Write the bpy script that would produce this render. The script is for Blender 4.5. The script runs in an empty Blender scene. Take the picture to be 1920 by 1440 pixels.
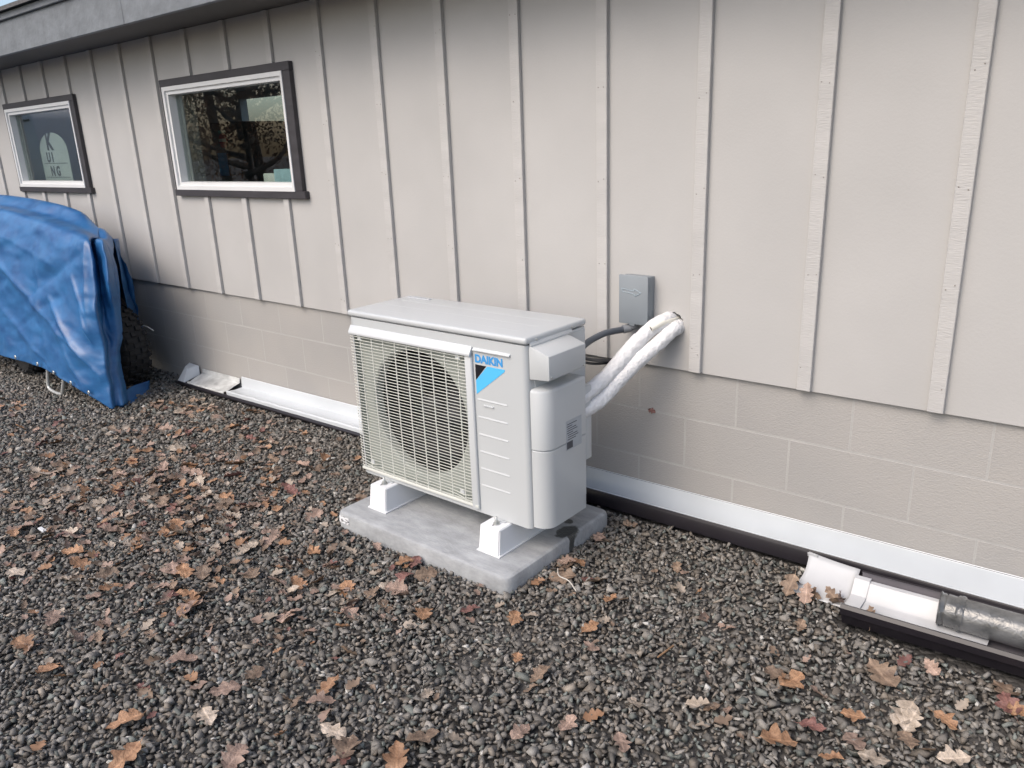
import bpy, bmesh, math, random
import numpy as np
from mathutils import Matrix, Vector

random.seed(7); rng = np.random.default_rng(11)
sc = bpy.context.scene
C = sc.collection

# ------------------------------------------------------------------ camera
cam_d = bpy.data.cameras.new("camera"); cam = bpy.data.objects.new("camera", cam_d); C.objects.link(cam)
cam_d.sensor_fit = 'HORIZONTAL'; cam_d.sensor_width = 36.0; cam_d.lens = 1471.45/1920*36.0
cam_d.clip_start = 0.05; cam_d.clip_end = 2000
yaw, pitch, roll = (math.radians(a) for a in (40.1159, -17.2811, 2.2056))
R = Matrix.Rotation(yaw, 3, 'Z') @ Matrix.Rotation(pitch, 3, 'X') @ Matrix.Rotation(roll, 3, 'Y')
M = Matrix(((1, 0, 0), (0, 0, -1), (0, 1, 0)))
cam.matrix_world = Matrix.Translation((0.4454, -2.5694, 1.4541)) @ (R @ M).to_4x4()
sc.camera = cam

# ------------------------------------------------------------------ sky, sun, exposure
SUN_EL, SUN_AZ = 47.0, 192.0        # azimuth measured clockwise from +Y
w = bpy.data.worlds.new("World"); sc.world = w; w.use_nodes = True
nt = w.node_tree; bg = nt.nodes["Background"]
sky = nt.nodes.new("ShaderNodeTexSky"); sky.sky_type = 'NISHITA'; sky.sun_disc = False
sky.sun_elevation = math.radians(SUN_EL); sky.sun_rotation = math.radians(SUN_AZ)
sky.air_density = 1.0; sky.dust_density = 4.0; sky.ozone_density = 1.0
hs = nt.nodes.new("ShaderNodeHueSaturation"); hs.inputs['Saturation'].default_value = 1.05
nt.links.new(sky.outputs[0], hs.inputs['Color']); nt.links.new(hs.outputs[0], bg.inputs[0])
bg.inputs[1].default_value = 0.15
sun_d = bpy.data.lights.new("sun", 'SUN'); sun_d.energy = 0.5; sun_d.angle = math.radians(40); sun_d.color = (1.0, 0.99, 0.975)
sun = bpy.data.objects.new("sun", sun_d); C.objects.link(sun)
el, az = math.radians(SUN_EL), math.radians(SUN_AZ)
sdir = Vector((math.sin(az)*math.cos(el), math.cos(az)*math.cos(el), math.sin(el)))
sun.rotation_euler = sdir.to_track_quat('Z', 'Y').to_euler(); sun.location = sdir*30
sc.view_settings.view_transform = 'Standard'; sc.view_settings.look = 'None'
sc.view_settings.gamma = 1.0; sc.view_settings.use_curve_mapping = False
sc.view_settings.exposure = 0.82
sc.cycles.max_bounces = 8; sc.cycles.transparent_max_bounces = 12

# ------------------------------------------------------------------ helpers
def gz(x): return 0.0135*min(2.0, max(-8.0, x))

def nodes(name):
    m = bpy.data.materials.new(name); m.use_nodes = True
    return m, m.node_tree, m.node_tree.nodes["Principled BSDF"]

def mat(name, col, rough=0.6, var=0.12, vscale=6.0, bump=0.0, bscale=80.0, metal=0.0, spec=0.5, stretch=None, col2=None, detail=6.0, coat=0.0, bdist=0.004):
    m, t, b = nodes(name); L = t.links
    b.inputs['Roughness'].default_value = rough; b.inputs['Metallic'].default_value = metal
    b.inputs['Specular IOR Level'].default_value = spec; b.inputs['Coat Weight'].default_value = coat
    tc = t.nodes.new("ShaderNodeTexCoord"); mp = t.nodes.new("ShaderNodeMapping")
    if stretch: mp.inputs['Scale'].default_value = stretch
    L.new(tc.outputs['Object'], mp.inputs[0])
    n = t.nodes.new("ShaderNodeTexNoise"); n.inputs['Scale'].default_value = vscale; n.inputs['Detail'].default_value = detail
    L.new(mp.outputs[0], n.inputs['Vector'])
    cr = t.nodes.new("ShaderNodeValToRGB")
    c2 = col2 or tuple(c*(1+var) for c in col); c1 = tuple(c*(1-var) for c in col) if not col2 else col
    cr.color_ramp.elements[0].color = (*c1, 1); cr.color_ramp.elements[1].color = (*c2, 1)
    cr.color_ramp.elements[0].position = .3; cr.color_ramp.elements[1].position = .7
    L.new(n.outputs['Fac'], cr.inputs[0]); L.new(cr.outputs[0], b.inputs['Base Color'])
    if bump:
        n2 = t.nodes.new("ShaderNodeTexNoise"); n2.inputs['Scale'].default_value = bscale; n2.inputs['Detail'].default_value = 8
        L.new(mp.outputs[0], n2.inputs['Vector'])
        bp = t.nodes.new("ShaderNodeBump"); bp.inputs['Strength'].default_value = bump; bp.inputs['Distance'].default_value = bdist
        L.new(n2.outputs['Fac'], bp.inputs['Height']); L.new(bp.outputs[0], b.inputs['Normal'])
    return m

def tag(o, label, cat, group=None, kind=None):
    if label: o['label'] = label
    if cat: o['category'] = cat
    if group: o['group'] = group
    if kind: o['kind'] = kind
    return o

def thing(name, label, cat, loc, group=None):
    o = bpy.data.objects.new(name, None); C.objects.link(o); o.location = loc; o.empty_display_size = .1
    return tag(o, label, cat, group)

def attach(o, parent):
    if parent is None: return o
    o.parent = parent
    if parent.type == 'EMPTY': o.matrix_parent_inverse = Matrix.Translation(-Vector(parent.location))
    return o

def obj(name, me, m=None, parent=None, smooth=False, auto=None):
    if smooth: me.polygons.foreach_set('use_smooth', [True]*len(me.polygons))
    if m and not me.materials: me.materials.append(m)
    o = bpy.data.objects.new(name, me); C.objects.link(o)
    if auto is not None:
        me.polygons.foreach_set('use_smooth', [True]*len(me.polygons)); me.set_sharp_from_angle(angle=math.radians(auto))
    return attach(o, parent)

def pd(name, verts, faces):
    me = bpy.data.meshes.new(name); me.from_pydata([tuple(v) for v in verts], [], faces); me.update(); return me

def fix(me):
    bm = bmesh.new(); bm.from_mesh(me); bmesh.ops.recalc_face_normals(bm, faces=bm.faces); bm.to_mesh(me); bm.free(); return me

def box_me(name, x0, x1, y0, y1, z0, z1, bev=0.0, seg=2):
    bm = bmesh.new(); bmesh.ops.create_cube(bm, size=1)
    for v in bm.verts:
        v.co = ((x0+x1)/2+v.co.x*(x1-x0), (y0+y1)/2+v.co.y*(y1-y0), (z0+z1)/2+v.co.z*(z1-z0))
    if bev: bmesh.ops.bevel(bm, geom=bm.edges[:], offset=bev, segments=seg, affect='EDGES', profile=.5)
    me = bpy.data.meshes.new(name); bm.to_mesh(me); bm.free(); return me

def box(name, x0, x1, y0, y1, z0, z1, m, parent=None, bev=0.0, seg=2):
    return obj(name, box_me(name, x0, x1, y0, y1, z0, z1, bev, seg), m, parent, auto=35 if bev else None)

def prism_me(name, prof, axis, a0, a1, bev=0.0):
    """closed 2D profile extruded along an axis; profile coords are the two other axes in order"""
    def P(u, v, a): return {'X': (a, u, v), 'Y': (u, a, v), 'Z': (u, v, a)}[axis]
    n = len(prof)
    vs = [P(u, v, a0) for u, v in prof]+[P(u, v, a1) for u, v in prof]
    fs = [list(range(n))[::-1], list(range(n, 2*n))]+[[i, (i+1) % n, n+(i+1) % n, n+i] for i in range(n)]
    me = fix(pd(name, vs, fs))
    if bev:
        bm = bmesh.new(); bm.from_mesh(me)
        bmesh.ops.bevel(bm, geom=[e for e in bm.edges if e.calc_face_angle(0) > .5], offset=bev, segments=2, affect='EDGES', profile=.5)
        bm.to_mesh(me); bm.free()
    return me

def prism(name, prof, axis, a0, a1, m, parent=None, bev=0.0):
    return obj(name, prism_me(name, prof, axis, a0, a1, bev), m, parent, auto=35)

def smooth_path(pts, n=10):
    P = [Vector(p) for p in pts]; out = []
    for i in range(len(P)-1):
        p0 = P[max(i-1, 0)]; p1 = P[i]; p2 = P[i+1]; p3 = P[min(i+2, len(P)-1)]
        for k in range(n):
            t = k/n
            out.append(.5*((2*p1)+(p2-p0)*t+(2*p0-5*p1+4*p2-p3)*t*t+(-p0+3*p1-3*p2+p3)*t**3))
    out.append(P[-1]); return out

def tube_me(name, path, r, seg=14, cap=True, wob=0.0, flat=1.0):
    vs, fs = [], []; n = len(path); up = Vector((0, 0, 1))
    for i, p in enumerate(path):
        t = (path[min(i+1, n-1)]-path[max(i-1, 0)]).normalized()
        s = t.cross(up); s = s.normalized() if s.length > 1e-3 else Vector((1, 0, 0)); u = s.cross(t)
        rr = (r(i/(n-1)) if callable(r) else r)
        for k in range(seg):
            a = 2*math.pi*k/seg
            q = rr*(1+wob*(random.random()-.5))
            vs.append(p+s*math.cos(a)*q+u*math.sin(a)*q*flat)
    for i in range(n-1):
        for k in range(seg):
            fs.append([i*seg+k, i*seg+(k+1) % seg, (i+1)*seg+(k+1) % seg, (i+1)*seg+k])
    if cap: fs += [list(range(seg))[::-1], [(n-1)*seg+k for k in range(seg)]]
    return fix(pd(name, vs, fs))

def tube(name, pts, r, m, parent=None, seg=14, n=10, wob=0.0, cap=True):
    return obj(name, tube_me(name, smooth_path(pts, n), r, seg, cap, wob), m, parent, auto=50)

def lathe_me(name, prof, centre, axis='Y', seg=48):
    """prof = [(radius, along axis)]; open revolve"""
    vs, fs = [], []; n = len(prof)
    for k in range(seg):
        a = 2*math.pi*k/seg
        for r, h in prof:
            c, s = r*math.cos(a), r*math.sin(a)
            vs.append({'Y': (centre[0]+c, centre[1]+h, centre[2]+s), 'X': (centre[0]+h, centre[1]+c, centre[2]+s), 'Z': (centre[0]+c, centre[1]+s, centre[2]+h)}[axis])
    for k in range(seg):
        for i in range(n-1):
            fs.append([k*n+i, k*n+i+1, ((k+1) % seg)*n+i+1, ((k+1) % seg)*n+i])
    return fix(pd(name, vs, fs))

def text_me(name, s, size, loc, rot=(math.pi/2, 0, 0), extrude=.0004, sx=1.0):
    cu = bpy.data.curves.new(name, 'FONT'); cu.body = s; cu.size = size; cu.extrude = extrude; cu.offset = size*.045
    o = bpy.data.objects.new(name, cu); C.objects.link(o)
    dg = bpy.context.evaluated_depsgraph_get(); me = bpy.data.meshes.new_from_object(o.evaluated_get(dg))
    me.transform(Matrix.Translation(loc) @ Matrix.Rotation(rot[2], 4, 'Z') @ Matrix.Rotation(rot[0], 4, 'X') @ Matrix.Diagonal((sx, 1, 1, 1)))
    bpy.data.objects.remove(o); return me

# ------------------------------------------------------------------ materials
m_siding = mat("siding_paint", (.418, .411, .399), .62, .05, 2.2, .14, 130, detail=6)
m_batten = mat("batten_paint", (.443, .435, .422), .62, .06, 3, .55, 42, stretch=(1, 1, 5.0), bdist=.003)
m_trim = mat("dark_trim_paint", (.035, .032, .036), .55, .2, 20, .5, 40, stretch=(.25, 1, 1))
m_vinyl = mat("white_vinyl", (.64, .65, .65), .35, .02, 5)
m_fascia = mat("fascia_grey_paint", (.155, .17, .185), .6, .14, 9, .8, 14, bdist=.01)
m_soffit = mat("soffit_paint", (.11, .105, .10), .7, .08, 3, .2, 30)
m_roof = mat("roof_shingle", (.10, .10, .10), .9, .3, 25, .8, 60)
m_inside = mat("interior_paint", (.50, .49, .46), .8, .10, 2)
m_void = mat("wall_cavity_and_gap_shadow", (.012, .011, .010), .9, .1, 4)

def block_material(name, col):
    m, t, b = nodes(name); L = t.links
    b.inputs['Roughness'].default_value = .72
    tc = t.nodes.new("ShaderNodeTexCoord"); ge = t.nodes.new("ShaderNodeNewGeometry"); oi = t.nodes.new("ShaderNodeObjectInfo")
    n1 = t.nodes.new("ShaderNodeTexNoise"); n1.inputs['Scale'].default_value = 1.6; n1.inputs['Detail'].default_value = 3
    L.new(ge.outputs['Position'], n1.inputs['Vector'])
    cr = t.nodes.new("ShaderNodeValToRGB"); e = cr.color_ramp.elements
    e[0].color = (col[0]*.93, col[1]*.94, col[2]*.95, 1); e[1].color = (col[0]*1.05, col[1]*1.04, col[2]*1.03, 1); e[0].position = .35; e[1].position = .65
    L.new(n1.outputs['Fac'], cr.inputs[0])
    hv = t.nodes.new("ShaderNodeHueSaturation"); mr = t.nodes.new("ShaderNodeMapRange")
    mr.inputs[3].default_value = .98; mr.inputs[4].default_value = 1.02
    L.new(oi.outputs['Random'], mr.inputs[0]); L.new(mr.outputs[0], hv.inputs['Value']); L.new(cr.outputs[0], hv.inputs['Color'])
    L.new(hv.outputs[0], b.inputs['Base Color'])
    n2 = t.nodes.new("ShaderNodeTexNoise"); n2.inputs['Scale'].default_value = 190; n2.inputs['Detail'].default_value = 5
    mp = t.nodes.new("ShaderNodeMapping"); mp.inputs['Scale'].default_value = (.6, 1, 1.2); L.new(ge.outputs['Position'], mp.inputs[0]); L.new(mp.outputs[0], n2.inputs['Vector'])
    bp = t.nodes.new("ShaderNodeBump"); bp.inputs['Strength'].default_value = .42; bp.inputs['Distance'].default_value = .004
    L.new(n2.outputs['Fac'], bp.inputs['Height']); L.new(bp.outputs[0], b.inputs['Normal'])
    return m
m_block = block_material("painted_block", (.348, .336, .319))
m_mortar = mat("painted_mortar", (.372, .365, .352), .7, .05, 8, .3, 120)

def glass_material():
    m = bpy.data.materials.new("window_glass"); m.use_nodes = True; t = m.node_tree; t.nodes.clear(); L = t.links
    out = t.nodes.new("ShaderNodeOutputMaterial"); mx = t.nodes.new("ShaderNodeMixShader")
    tr = t.nodes.new("ShaderNodeBsdfTransparent"); tr.inputs[0].default_value = (.80, .84, .82, 1)
    gl = t.nodes.new("ShaderNodeBsdfGlossy"); gl.inputs['Roughness'].default_value = .0
    fr = t.nodes.new("ShaderNodeFresnel"); fr.inputs[0].default_value = 2.2
    g2 = t.nodes.new("ShaderNodeNewGeometry"); iv = t.nodes.new("ShaderNodeMath"); iv.operation = 'SUBTRACT'; iv.inputs[0].default_value = 1; L.new(g2.outputs['Backfacing'], iv.inputs[1])
    mq = t.nodes.new("ShaderNodeMath"); mq.operation = 'MULTIPLY'; L.new(fr.outputs[0], mq.inputs[0]); L.new(iv.outputs[0], mq.inputs[1]); L.new(mq.outputs[0], mx.inputs[0]); L.new(tr.outputs[0], mx.inputs[1]); L.new(gl.outputs[0], mx.inputs[2]); L.new(mx.outputs[0], out.inputs[0])
    return m
m_glass = glass_material()

# ------------------------------------------------------------------ ground
def ground():
    xs = [-150, -60, -20, -8]+[-8+.5*i for i in range(1, 20)]+[2, 8, 20, 60, 150]; ys = [-150, -60, -20, -8, -4, -2, -1, 0, 8, 60, 150]
    vs = [(x, y, gz(x)-.012) for y in ys for x in xs]; n = len(xs)
    fs = [[j*n+i, j*n+i+1, (j+1)*n+i+1, (j+1)*n+i] for j in range(len(ys)-1) for i in range(n-1)]
    m, t, b = nodes("gravel_bed"); L = t.links; b.inputs['Roughness'].default_value = .9
    ge = t.nodes.new("ShaderNodeNewGeometry"); v = t.nodes.new("ShaderNodeTexVoronoi"); v.inputs['Scale'].default_value = 55
    L.new(ge.outputs['Position'], v.inputs['Vector'])
    cr = t.nodes.new("ShaderNodeValToRGB"); e = cr.color_ramp.elements
    e[0].color = (.022, .020, .018, 1); e[1].color = (.085, .080, .074, 1)
    sp = t.nodes.new("ShaderNodeSeparateColor"); L.new(v.outputs['Color'], sp.inputs[0]); L.new(sp.outputs[0], cr.inputs[0]); L.new(cr.outputs[0], b.inputs['Base Color'])
    bp = t.nodes.new("ShaderNodeBump"); bp.inputs['Strength'].default_value = .8; bp.inputs['Distance'].default_value = .01; bp.invert = True
    L.new(v.outputs['Distance'], bp.inputs['Height']); L.new(bp.outputs[0], b.inputs['Normal'])
    o = obj("ground", pd("ground", vs, fs), m); o['kind'] = 'structure'; o['label'] = 'dark gravel yard bed along the building'
ground()

# gravel stones: real little crushed stones over everything the picture shows of the yard
def gravel():
    temps = []
    for k in range(10):
        bm = bmesh.new()
        pts = rng.normal(size=(9, 3)); pts /= np.linalg.norm(pts, axis=1)[:, None]; pts *= rng.uniform(.8, 1.15, (9, 1))
        for p in pts: bm.verts.new(p)
        r = bmesh.ops.convex_hull(bm, input=bm.verts[:]); bm.verts.ensure_lookup_table()
        bmesh.ops.delete(bm, geom=[v for v in bm.verts if not v.link_faces], context='VERTS')
        bmesh.ops.recalc_face_normals(bm, faces=bm.faces)
        bm.verts.index_update()
        temps.append((np.array([v.co[:] for v in bm.verts]), np.array([[v.index for v in f.verts] for f in bm.faces])))
        bm.free()
    s = .0140
    gx = np.arange(-7.6, 1.3, s); gy = np.arange(-2.75, .03, s)
    X, Y = np.meshgrid(gx, gy); X = X.ravel(); Y = Y.ravel()
    X = X+rng.uniform(-.5, .5, X.shape)*s*1.2; Y = Y+rng.uniform(-.5, .5, Y.shape)*s*1.2
    # stay inside the strip of yard in front of the wall (a margin wider than the view)
    lo = np.where(X < -1.65, -2.18+(X+1.65)*(-.33)-.35, -2.18+(X+1.65)*.757-.40)
    lo = np.maximum(lo, -2.75)
    keep = (Y > lo)
    far = np.hypot(X-.445, Y+2.57)
    keep &= (far < 4.4) | (rng.random(X.shape) < .62)
    X, Y, far = X[keep], Y[keep], far[keep]
    n = len(X); size = rng.lognormal(-.02, .32, n)*.0096; size = np.clip(size, .005, .021); size *= np.where(far > 4.4, 1.2, 1.0)
    Z = np.array([gz(x) for x in X])+rng.uniform(-.007, .004, n)
    Z += .006*np.sin(X*5.1+Y*3.3)*np.sin(Y*6.7-X*2.1)
    dip = ((X+.93)**2+(Y+1.17)**2 < .06**2) | ((X+.45)**2+(Y+.86)**2 < .07**2) | ((X+.42)**2+(Y+.62)**2 < .06**2)
    Z -= np.where(dip, .010, 0)
    g1 = (Y > -.125) & (X < -1.7) & (X > -4.75); g2 = (Y > -.11) & (X > -1.75); g3 = (Y > -.41) & (X > -.16) & (Y < -.15)
    pad = (X > -1.97) & (X < -1.09) & (Y > -.81) & (Y < -.19)
    out = pad | ((g1 | g2 | g3) & (Y > -.10+0*Y) & ~g3) | (g3 & (Y > -.372))
    X, Y, Z, size = X[~out], Y[~out], Z[~out], size[~out]; n = len(X)
    # random rotation per stone
    q = rng.normal(size=(n, 4)); q /= np.linalg.norm(q, axis=1)[:, None]
    a, b, c, d = q.T
    Rm = np.stack([1-2*(c*c+d*d), 2*(b*c-a*d), 2*(b*d+a*c), 2*(b*c+a*d), 1-2*(b*b+d*d), 2*(c*d-a*b), 2*(b*d-a*c), 2*(c*d+a*b), 1-2*(b*b+c*c)], 1).reshape(n, 3, 3)
    scl = np.stack([rng.uniform(.95, 1.7, n), rng.uniform(.75, 1.15, n), rng.uniform(.45, .85, n)], 1)*size[:, None]
    tint = rng.random(n); val = rng.lognormal(-.03, .30, n)
    base = np.where(tint[:, None] < .55, np.array([.103, .098, .091]), np.where(tint[:, None] < .80, np.array([.096, .085, .073]), np.where(tint[:, None] < .93, np.array([.080, .088, .083]), np.array([.15, .147, .14]))))
    col = base*val[:, None]*np.array([1.52, 1.48, 1.41]); col[rng.random(n) < .004] = (.45, .44, .41); col = np.clip(col, .012, .6)
    tid = rng.integers(0, len(temps), n)
    V, F, CO = [], [], []; off = 0
    for k, (tv, tf) in enumerate(temps):
        ids = np.where(tid == k)[0]
        v = tv[None]*scl[ids][:, None, :]
        v = np.einsum('nij,nkj->nki', Rm[ids], v)
        v[..., 2] *= .8
        v += np.stack([X[ids], Y[ids], Z[ids]], 1)[:, None, :]
        m = len(ids); nv = len(tv)
        f = tf[None]+(np.arange(m)*nv)[:, None, None]+off
        V.append(v.reshape(-1, 3)); F.append(f.reshape(-1, 3)); CO.append(np.repeat(col[ids], nv, 0)); off += m*nv
    V = np.concatenate(V); F = np.concatenate(F); CO = np.concatenate(CO)
    me = bpy.data.meshes.new("gravel"); me.vertices.add(len(V)); me.vertices.foreach_set('co', V.astype('f').ravel())
    me.loops.add(F.size); me.loops.foreach_set('vertex_index', F.astype('i').ravel())
    me.polygons.add(len(F)); me.polygons.foreach_set('loop_start', np.arange(0, F.size, 3, dtype='i'))
    me.update(calc_edges=True)
    at = me.color_attributes.new('stone', 'FLOAT_COLOR', 'POINT')
    at.data.foreach_set('color', np.concatenate([CO, np.ones((len(CO), 1))], 1).astype('f').ravel())
    m, t, bs = nodes("crushed_stone"); bs.inputs['Roughness'].default_value = .72
    an = t.nodes.new("ShaderNodeAttribute"); an.attribute_name = 'stone'
    ge = t.nodes.new("ShaderNodeNewGeometry"); no = t.nodes.new("ShaderNodeTexNoise"); no.inputs['Scale'].default_value = 260; no.inputs['Detail'].default_value = 4
    t.links.new(ge.outputs['Position'], no.inputs['Vector'])
    mr = t.nodes.new("ShaderNodeMapRange"); mr.inputs[3].default_value = .65; mr.inputs[4].default_value = 1.35; t.links.new(no.outputs['Fac'], mr.inputs[0])
    mx = t.nodes.new("ShaderNodeVectorMath"); mx.operation = 'SCALE'; t.links.new(an.outputs['Color'], mx.inputs[0]); t.links.new(mr.outputs[0], mx.inputs['Scale'])
    t.links.new(mx.outputs[0], bs.inputs['Base Color'])
    bp = t.nodes.new("ShaderNodeBump"); bp.inputs['Strength'].default_value = .4; bp.inputs['Distance'].default_value = .002
    t.links.new(no.outputs['Fac'], bp.inputs['Height']); t.links.new(bp.outputs[0], bs.inputs['Normal'])
    o = obj("gravel", me, m); tag(o, 'loose dark grey crushed stone gravel covering the yard', 'gravel', kind='stuff')
    print("stones", n, "tris", len(F))
gravel()

# ------------------------------------------------------------------ house
house = thing("house", "building wall of beige board and batten siding above painted concrete blocks", "building", (-2.0, .05, 0))
BAT = .4055; WTOP = 2.126; SB = .600
WX0, WX1, WZ0, WZ1 = -4.405, -3.095, 1.196, 1.873      # outer trim of the larger-looking window; the other is shifted
WDX = -2.535
holes = [(WX0+.02, WX1-.02), (WX0+WDX+.02, WX1+WDX-.02)]
HX, HZ, HR = -.936, .772, .046
def panel(x0, x1, z0, z1): box("siding_panel", x0, x1, .018, .032, z0, z1, m_siding, house)
zb, zt = WZ0+.02, WZ1-.02
panel(-9.5, holes[1][0], SB, WTOP); panel(holes[1][0], holes[1][1], SB, zb); panel(holes[1][0], holes[1][1], zt, WTOP)
panel(holes[1][1], holes[0][0], SB, WTOP); panel(holes[0][0], holes[0][1], SB, zb); panel(holes[0][0], holes[0][1], zt, WTOP)
panel(holes[0][1], -1.65, SB, WTOP); panel(-.43, 3.6, SB, WTOP)
def holed_panel(x0, x1, z0, z1):
    bm = bmesh.new(); n = 36
    ring = [bm.verts.new((HX+HR*math.cos(2*math.pi*k/n)*(1+.05*math.sin(3*k)), .018, HZ+HR*math.sin(2*math.pi*k/n)*(1+.05*math.cos(2.3*k)))) for k in range(n)]
    outer = [bm.verts.new(p) for p in ((x0, .018, z0), (x1, .018, z0), (x1, .018, z1), (x0, .018, z1))]
    es = [bm.edges.new((ring[k], ring[(k+1) % n])) for k in range(n)]+[bm.edges.new((outer[k], outer[(k+1) % 4])) for k in range(4)]
    bmesh.ops.triangle_fill(bm, use_beauty=True, edges=es)
    r = bmesh.ops.extrude_face_region(bm, geom=bm.faces[:])
    bmesh.ops.translate(bm, verts=[v for v in r['geom'] if isinstance(v, bmesh.types.BMVert)], vec=(0, .014, 0))
    bmesh.ops.recalc_face_normals(bm, faces=bm.faces)
    me = bpy.data.meshes.new("siding_panel"); bm.to_mesh(me); bm.free()
    obj("siding_panel", me, m_siding, house)
holed_panel(-1.65, -.43, SB, WTOP)
# cavity behind the hole (a short dark sleeve in the wall)
sl = lathe_me("pipe_hole", [(.053, 0), (.053, .16), (.001, .16)], (HX, .033, HZ), 'Y', 24); obj("pipe_hole", sl, m_void, house)
# battens
nail_me = lathe_me('nail', [(.0004, -.0006), (.0020, -.0004), (.0024, .001)], (0, 0, 0), 'Y', 8); nail_me.materials.append(mat('nail_rust', (.24, .22, .20), .7))
for i in range(-8, 24):
    xr = -i*BAT; x0, x1 = xr-.046, xr
    if i == 9 or i == 15: pass
    cut = any(a-.03 < x1 and x0 < b+.03 for a, b in ((WX0+.01, WX1-.01), (WX0+WDX+.01, WX1+WDX-.01)))
    segs = [(SB+.003, WZ0-.001), (WZ1+.001, WTOP-.002)] if cut else [(SB+.003, WTOP-.002)]
    for a, b in segs:
        bo = box("batten", x0, x1, -.001+.001*random.random(), .0178, a, b, m_batten, house, .0018, 1)
        if -2 <= i <= 7:
            z = a+.08
            while z < b-.05:
                for xx in (x0+.010, x1-.011):
                    if random.random() < .85:
                        o = bpy.data.objects.new("nail", nail_me); C.objects.link(o); o.location = (xx+random.uniform(-.003, .003), -.0012, z+random.uniform(-.012, .012)); o.parent = bo
                z += random.uniform(.27, .33)
# block foundation
fd = obj("foundation", box_me("foundation", -9.5, 3.6, .0359, .26, -.5, .70), m_mortar, house)
bme = box_me("block", -.2010, .2010, 0, .08, -.0990, .0990, .0016, 1); bme.materials.append(m_block)
bme.polygons.foreach_set('use_smooth', [True]*len(bme.polygons)); bme.set_sharp_from_angle(angle=math.radians(35))
for r in range(4):
    zc = .4055+.1016-.2032*r; off = 0 if r % 2 == 0 else .2032
    for k in range(-20, 12):
        xc = -1.084+off+(k+.5)*.4064
        if xc < -9.2 or xc > 3.2: continue
        o = bpy.data.objects.new("block", bme); C.objects.link(o); o.location = (xc, .0354+random.uniform(-.0002, .0002), zc)
        o.parent = fd
# walls behind siding (framing), with openings left at the windows
def frame_wall(x0, x1, z0, z1): box("wall_framing", x0, x1, .036, .19, z0, z1, m_inside, house)
frame_wall(-9.5, holes[1][0]+.01, .702, WTOP); frame_wall(holes[1][0]+.01, holes[1][1]-.01, .702, zb+.01); frame_wall(holes[1][0]+.01, holes[1][1]-.01, zt-.01, WTOP)
frame_wall(holes[1][1]-.01, holes[0][0]+.01, .702, WTOP); frame_wall(holes[0][0]+.01, holes[0][1]-.01, .702, zb+.01); frame_wall(holes[0][0]+.01, holes[0][1]-.01, zt-.01, WTOP)
frame_wall(holes[0][1]-.01, -1.0, .702, WTOP); frame_wall(-.87, 3.6, .702, WTOP); frame_wall(-1.0, -.87, .702+.14, WTOP)
# room behind the windows; unseen back-wall opening added to let sky light in
box("interior_wall", -9.5, -2.2, 3.2, 3.3, .0, .9, m_inside, house); box("interior_wall", -9.5, -8.6, 3.2, 3.3, .9, 2.5, m_inside, house); box("interior_wall", -3.0, -2.2, 3.2, 3.3, .9, 2.5, m_inside, house); box("interior_wall", -8.6, -3.0, 3.2, 3.3, 2.05, 2.5, m_inside, house); box("interior_wall", -2.2, -2.1, .19, 3.3, .0, 2.5, m_inside, house)
box("interior_wall", -9.6, -9.5, .19, 3.3, .0, 2.5, m_inside, house)
box("interior_floor", -9.5, -2.2, .262, 3.2, .1, .25, m_inside, house); box("interior_ceiling", -9.5, -2.2, .19, 3.2, 2.14, 2.3, m_inside, house)
# eave
EY = -.352
box("soffit", -9.8, 3.9, EY+.03, .19, WTOP+.001, WTOP+.03, m_soffit, house)
for x0, x1 in ((-9.8, -4.02), (-4.016, -.2), (-.196, 3.9)):
    box("fascia", x0, x1, EY, EY+.028, WTOP-.012, WTOP+.185, m_fascia, house, .003, 1)
box("roof_edge", -9.8, 3.9, EY-.02, EY+.03, WTOP+.186, WTOP+.225, m_fascia, house, .003, 1)
rf = [(EY-.05, WTOP+.227), (4.0, WTOP+1.3), (4.0, WTOP+1.35), (EY-.05, WTOP+.25)]
prism("roof", rf, 'X', -9.8, 3.9, m_roof, house)

def window(dx):
    a0, a1, b0, b1 = WX0+dx, WX1+dx, WZ0, WZ1
    # white vinyl frame: stepped section, glass set back
    fx0, fx1, fz0, fz1 = a0+.028, a1-.062, b0+.038, b1-.042
    bm = bmesh.new()
    def ring(x0, x1, z0, z1, y): return [bm.verts.new(p) for p in ((x0, y, z0), (x1, y, z0), (x1, y, z1), (x0, y, z1))]
    steps = [(0, .030), (0, -.014), (.022, -.014), (.024, -.002), (.044, -.002), (.046, .040), (.046, .062)]
    rs = [ring(fx0+s, fx1-s*.75, fz0+s, fz1-s, y) for s, y in steps]
    for a, b in zip(rs, rs[1:]):
        for k in range(4): bm.faces.new((a[k], a[(k+1) % 4], b[(k+1) % 4], b[k]))
    for k in range(4): bm.faces.new((rs[-1][k], rs[-1][(k+1) % 4], rs[0][(k+1) % 4], rs[0][k]))
    bmesh.ops.recalc_face_normals(bm, faces=bm.faces)
    me = bpy.data.meshes.new("window"); bm.to_mesh(me); bm.free()
    wo = obj("window", me, m_vinyl, house)
    box("trim", a0, a1, -.010, .0175, fz1-.001, b1, m_trim, wo, .002, 1)
    box("trim", a0, a1+.022, -.013, .0175, b0, fz0+.001, m_trim, wo, .002, 1)
    box("trim", a0+.001, fx0+.001, -.009, .0175, fz0+.0012, fz1-.0012, m_trim, wo, .002, 1)
    box("trim", fx1-.001, a1-.001, -.009, .0175, fz0+.0012, fz1-.0012, m_trim, wo, .002, 1)
    box("pane", fx0+.04, fx1-.034, .043, .046, fz0+.04, fz1-.04, m_glass, wo)
    box("window_stop", fx0+.03, fx0+.075, .064, .075, fz0+.03, fz1-.03, mat("stop_grey", (.3, .31, .31), .5), wo)
window(0); window(WDX)

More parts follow.
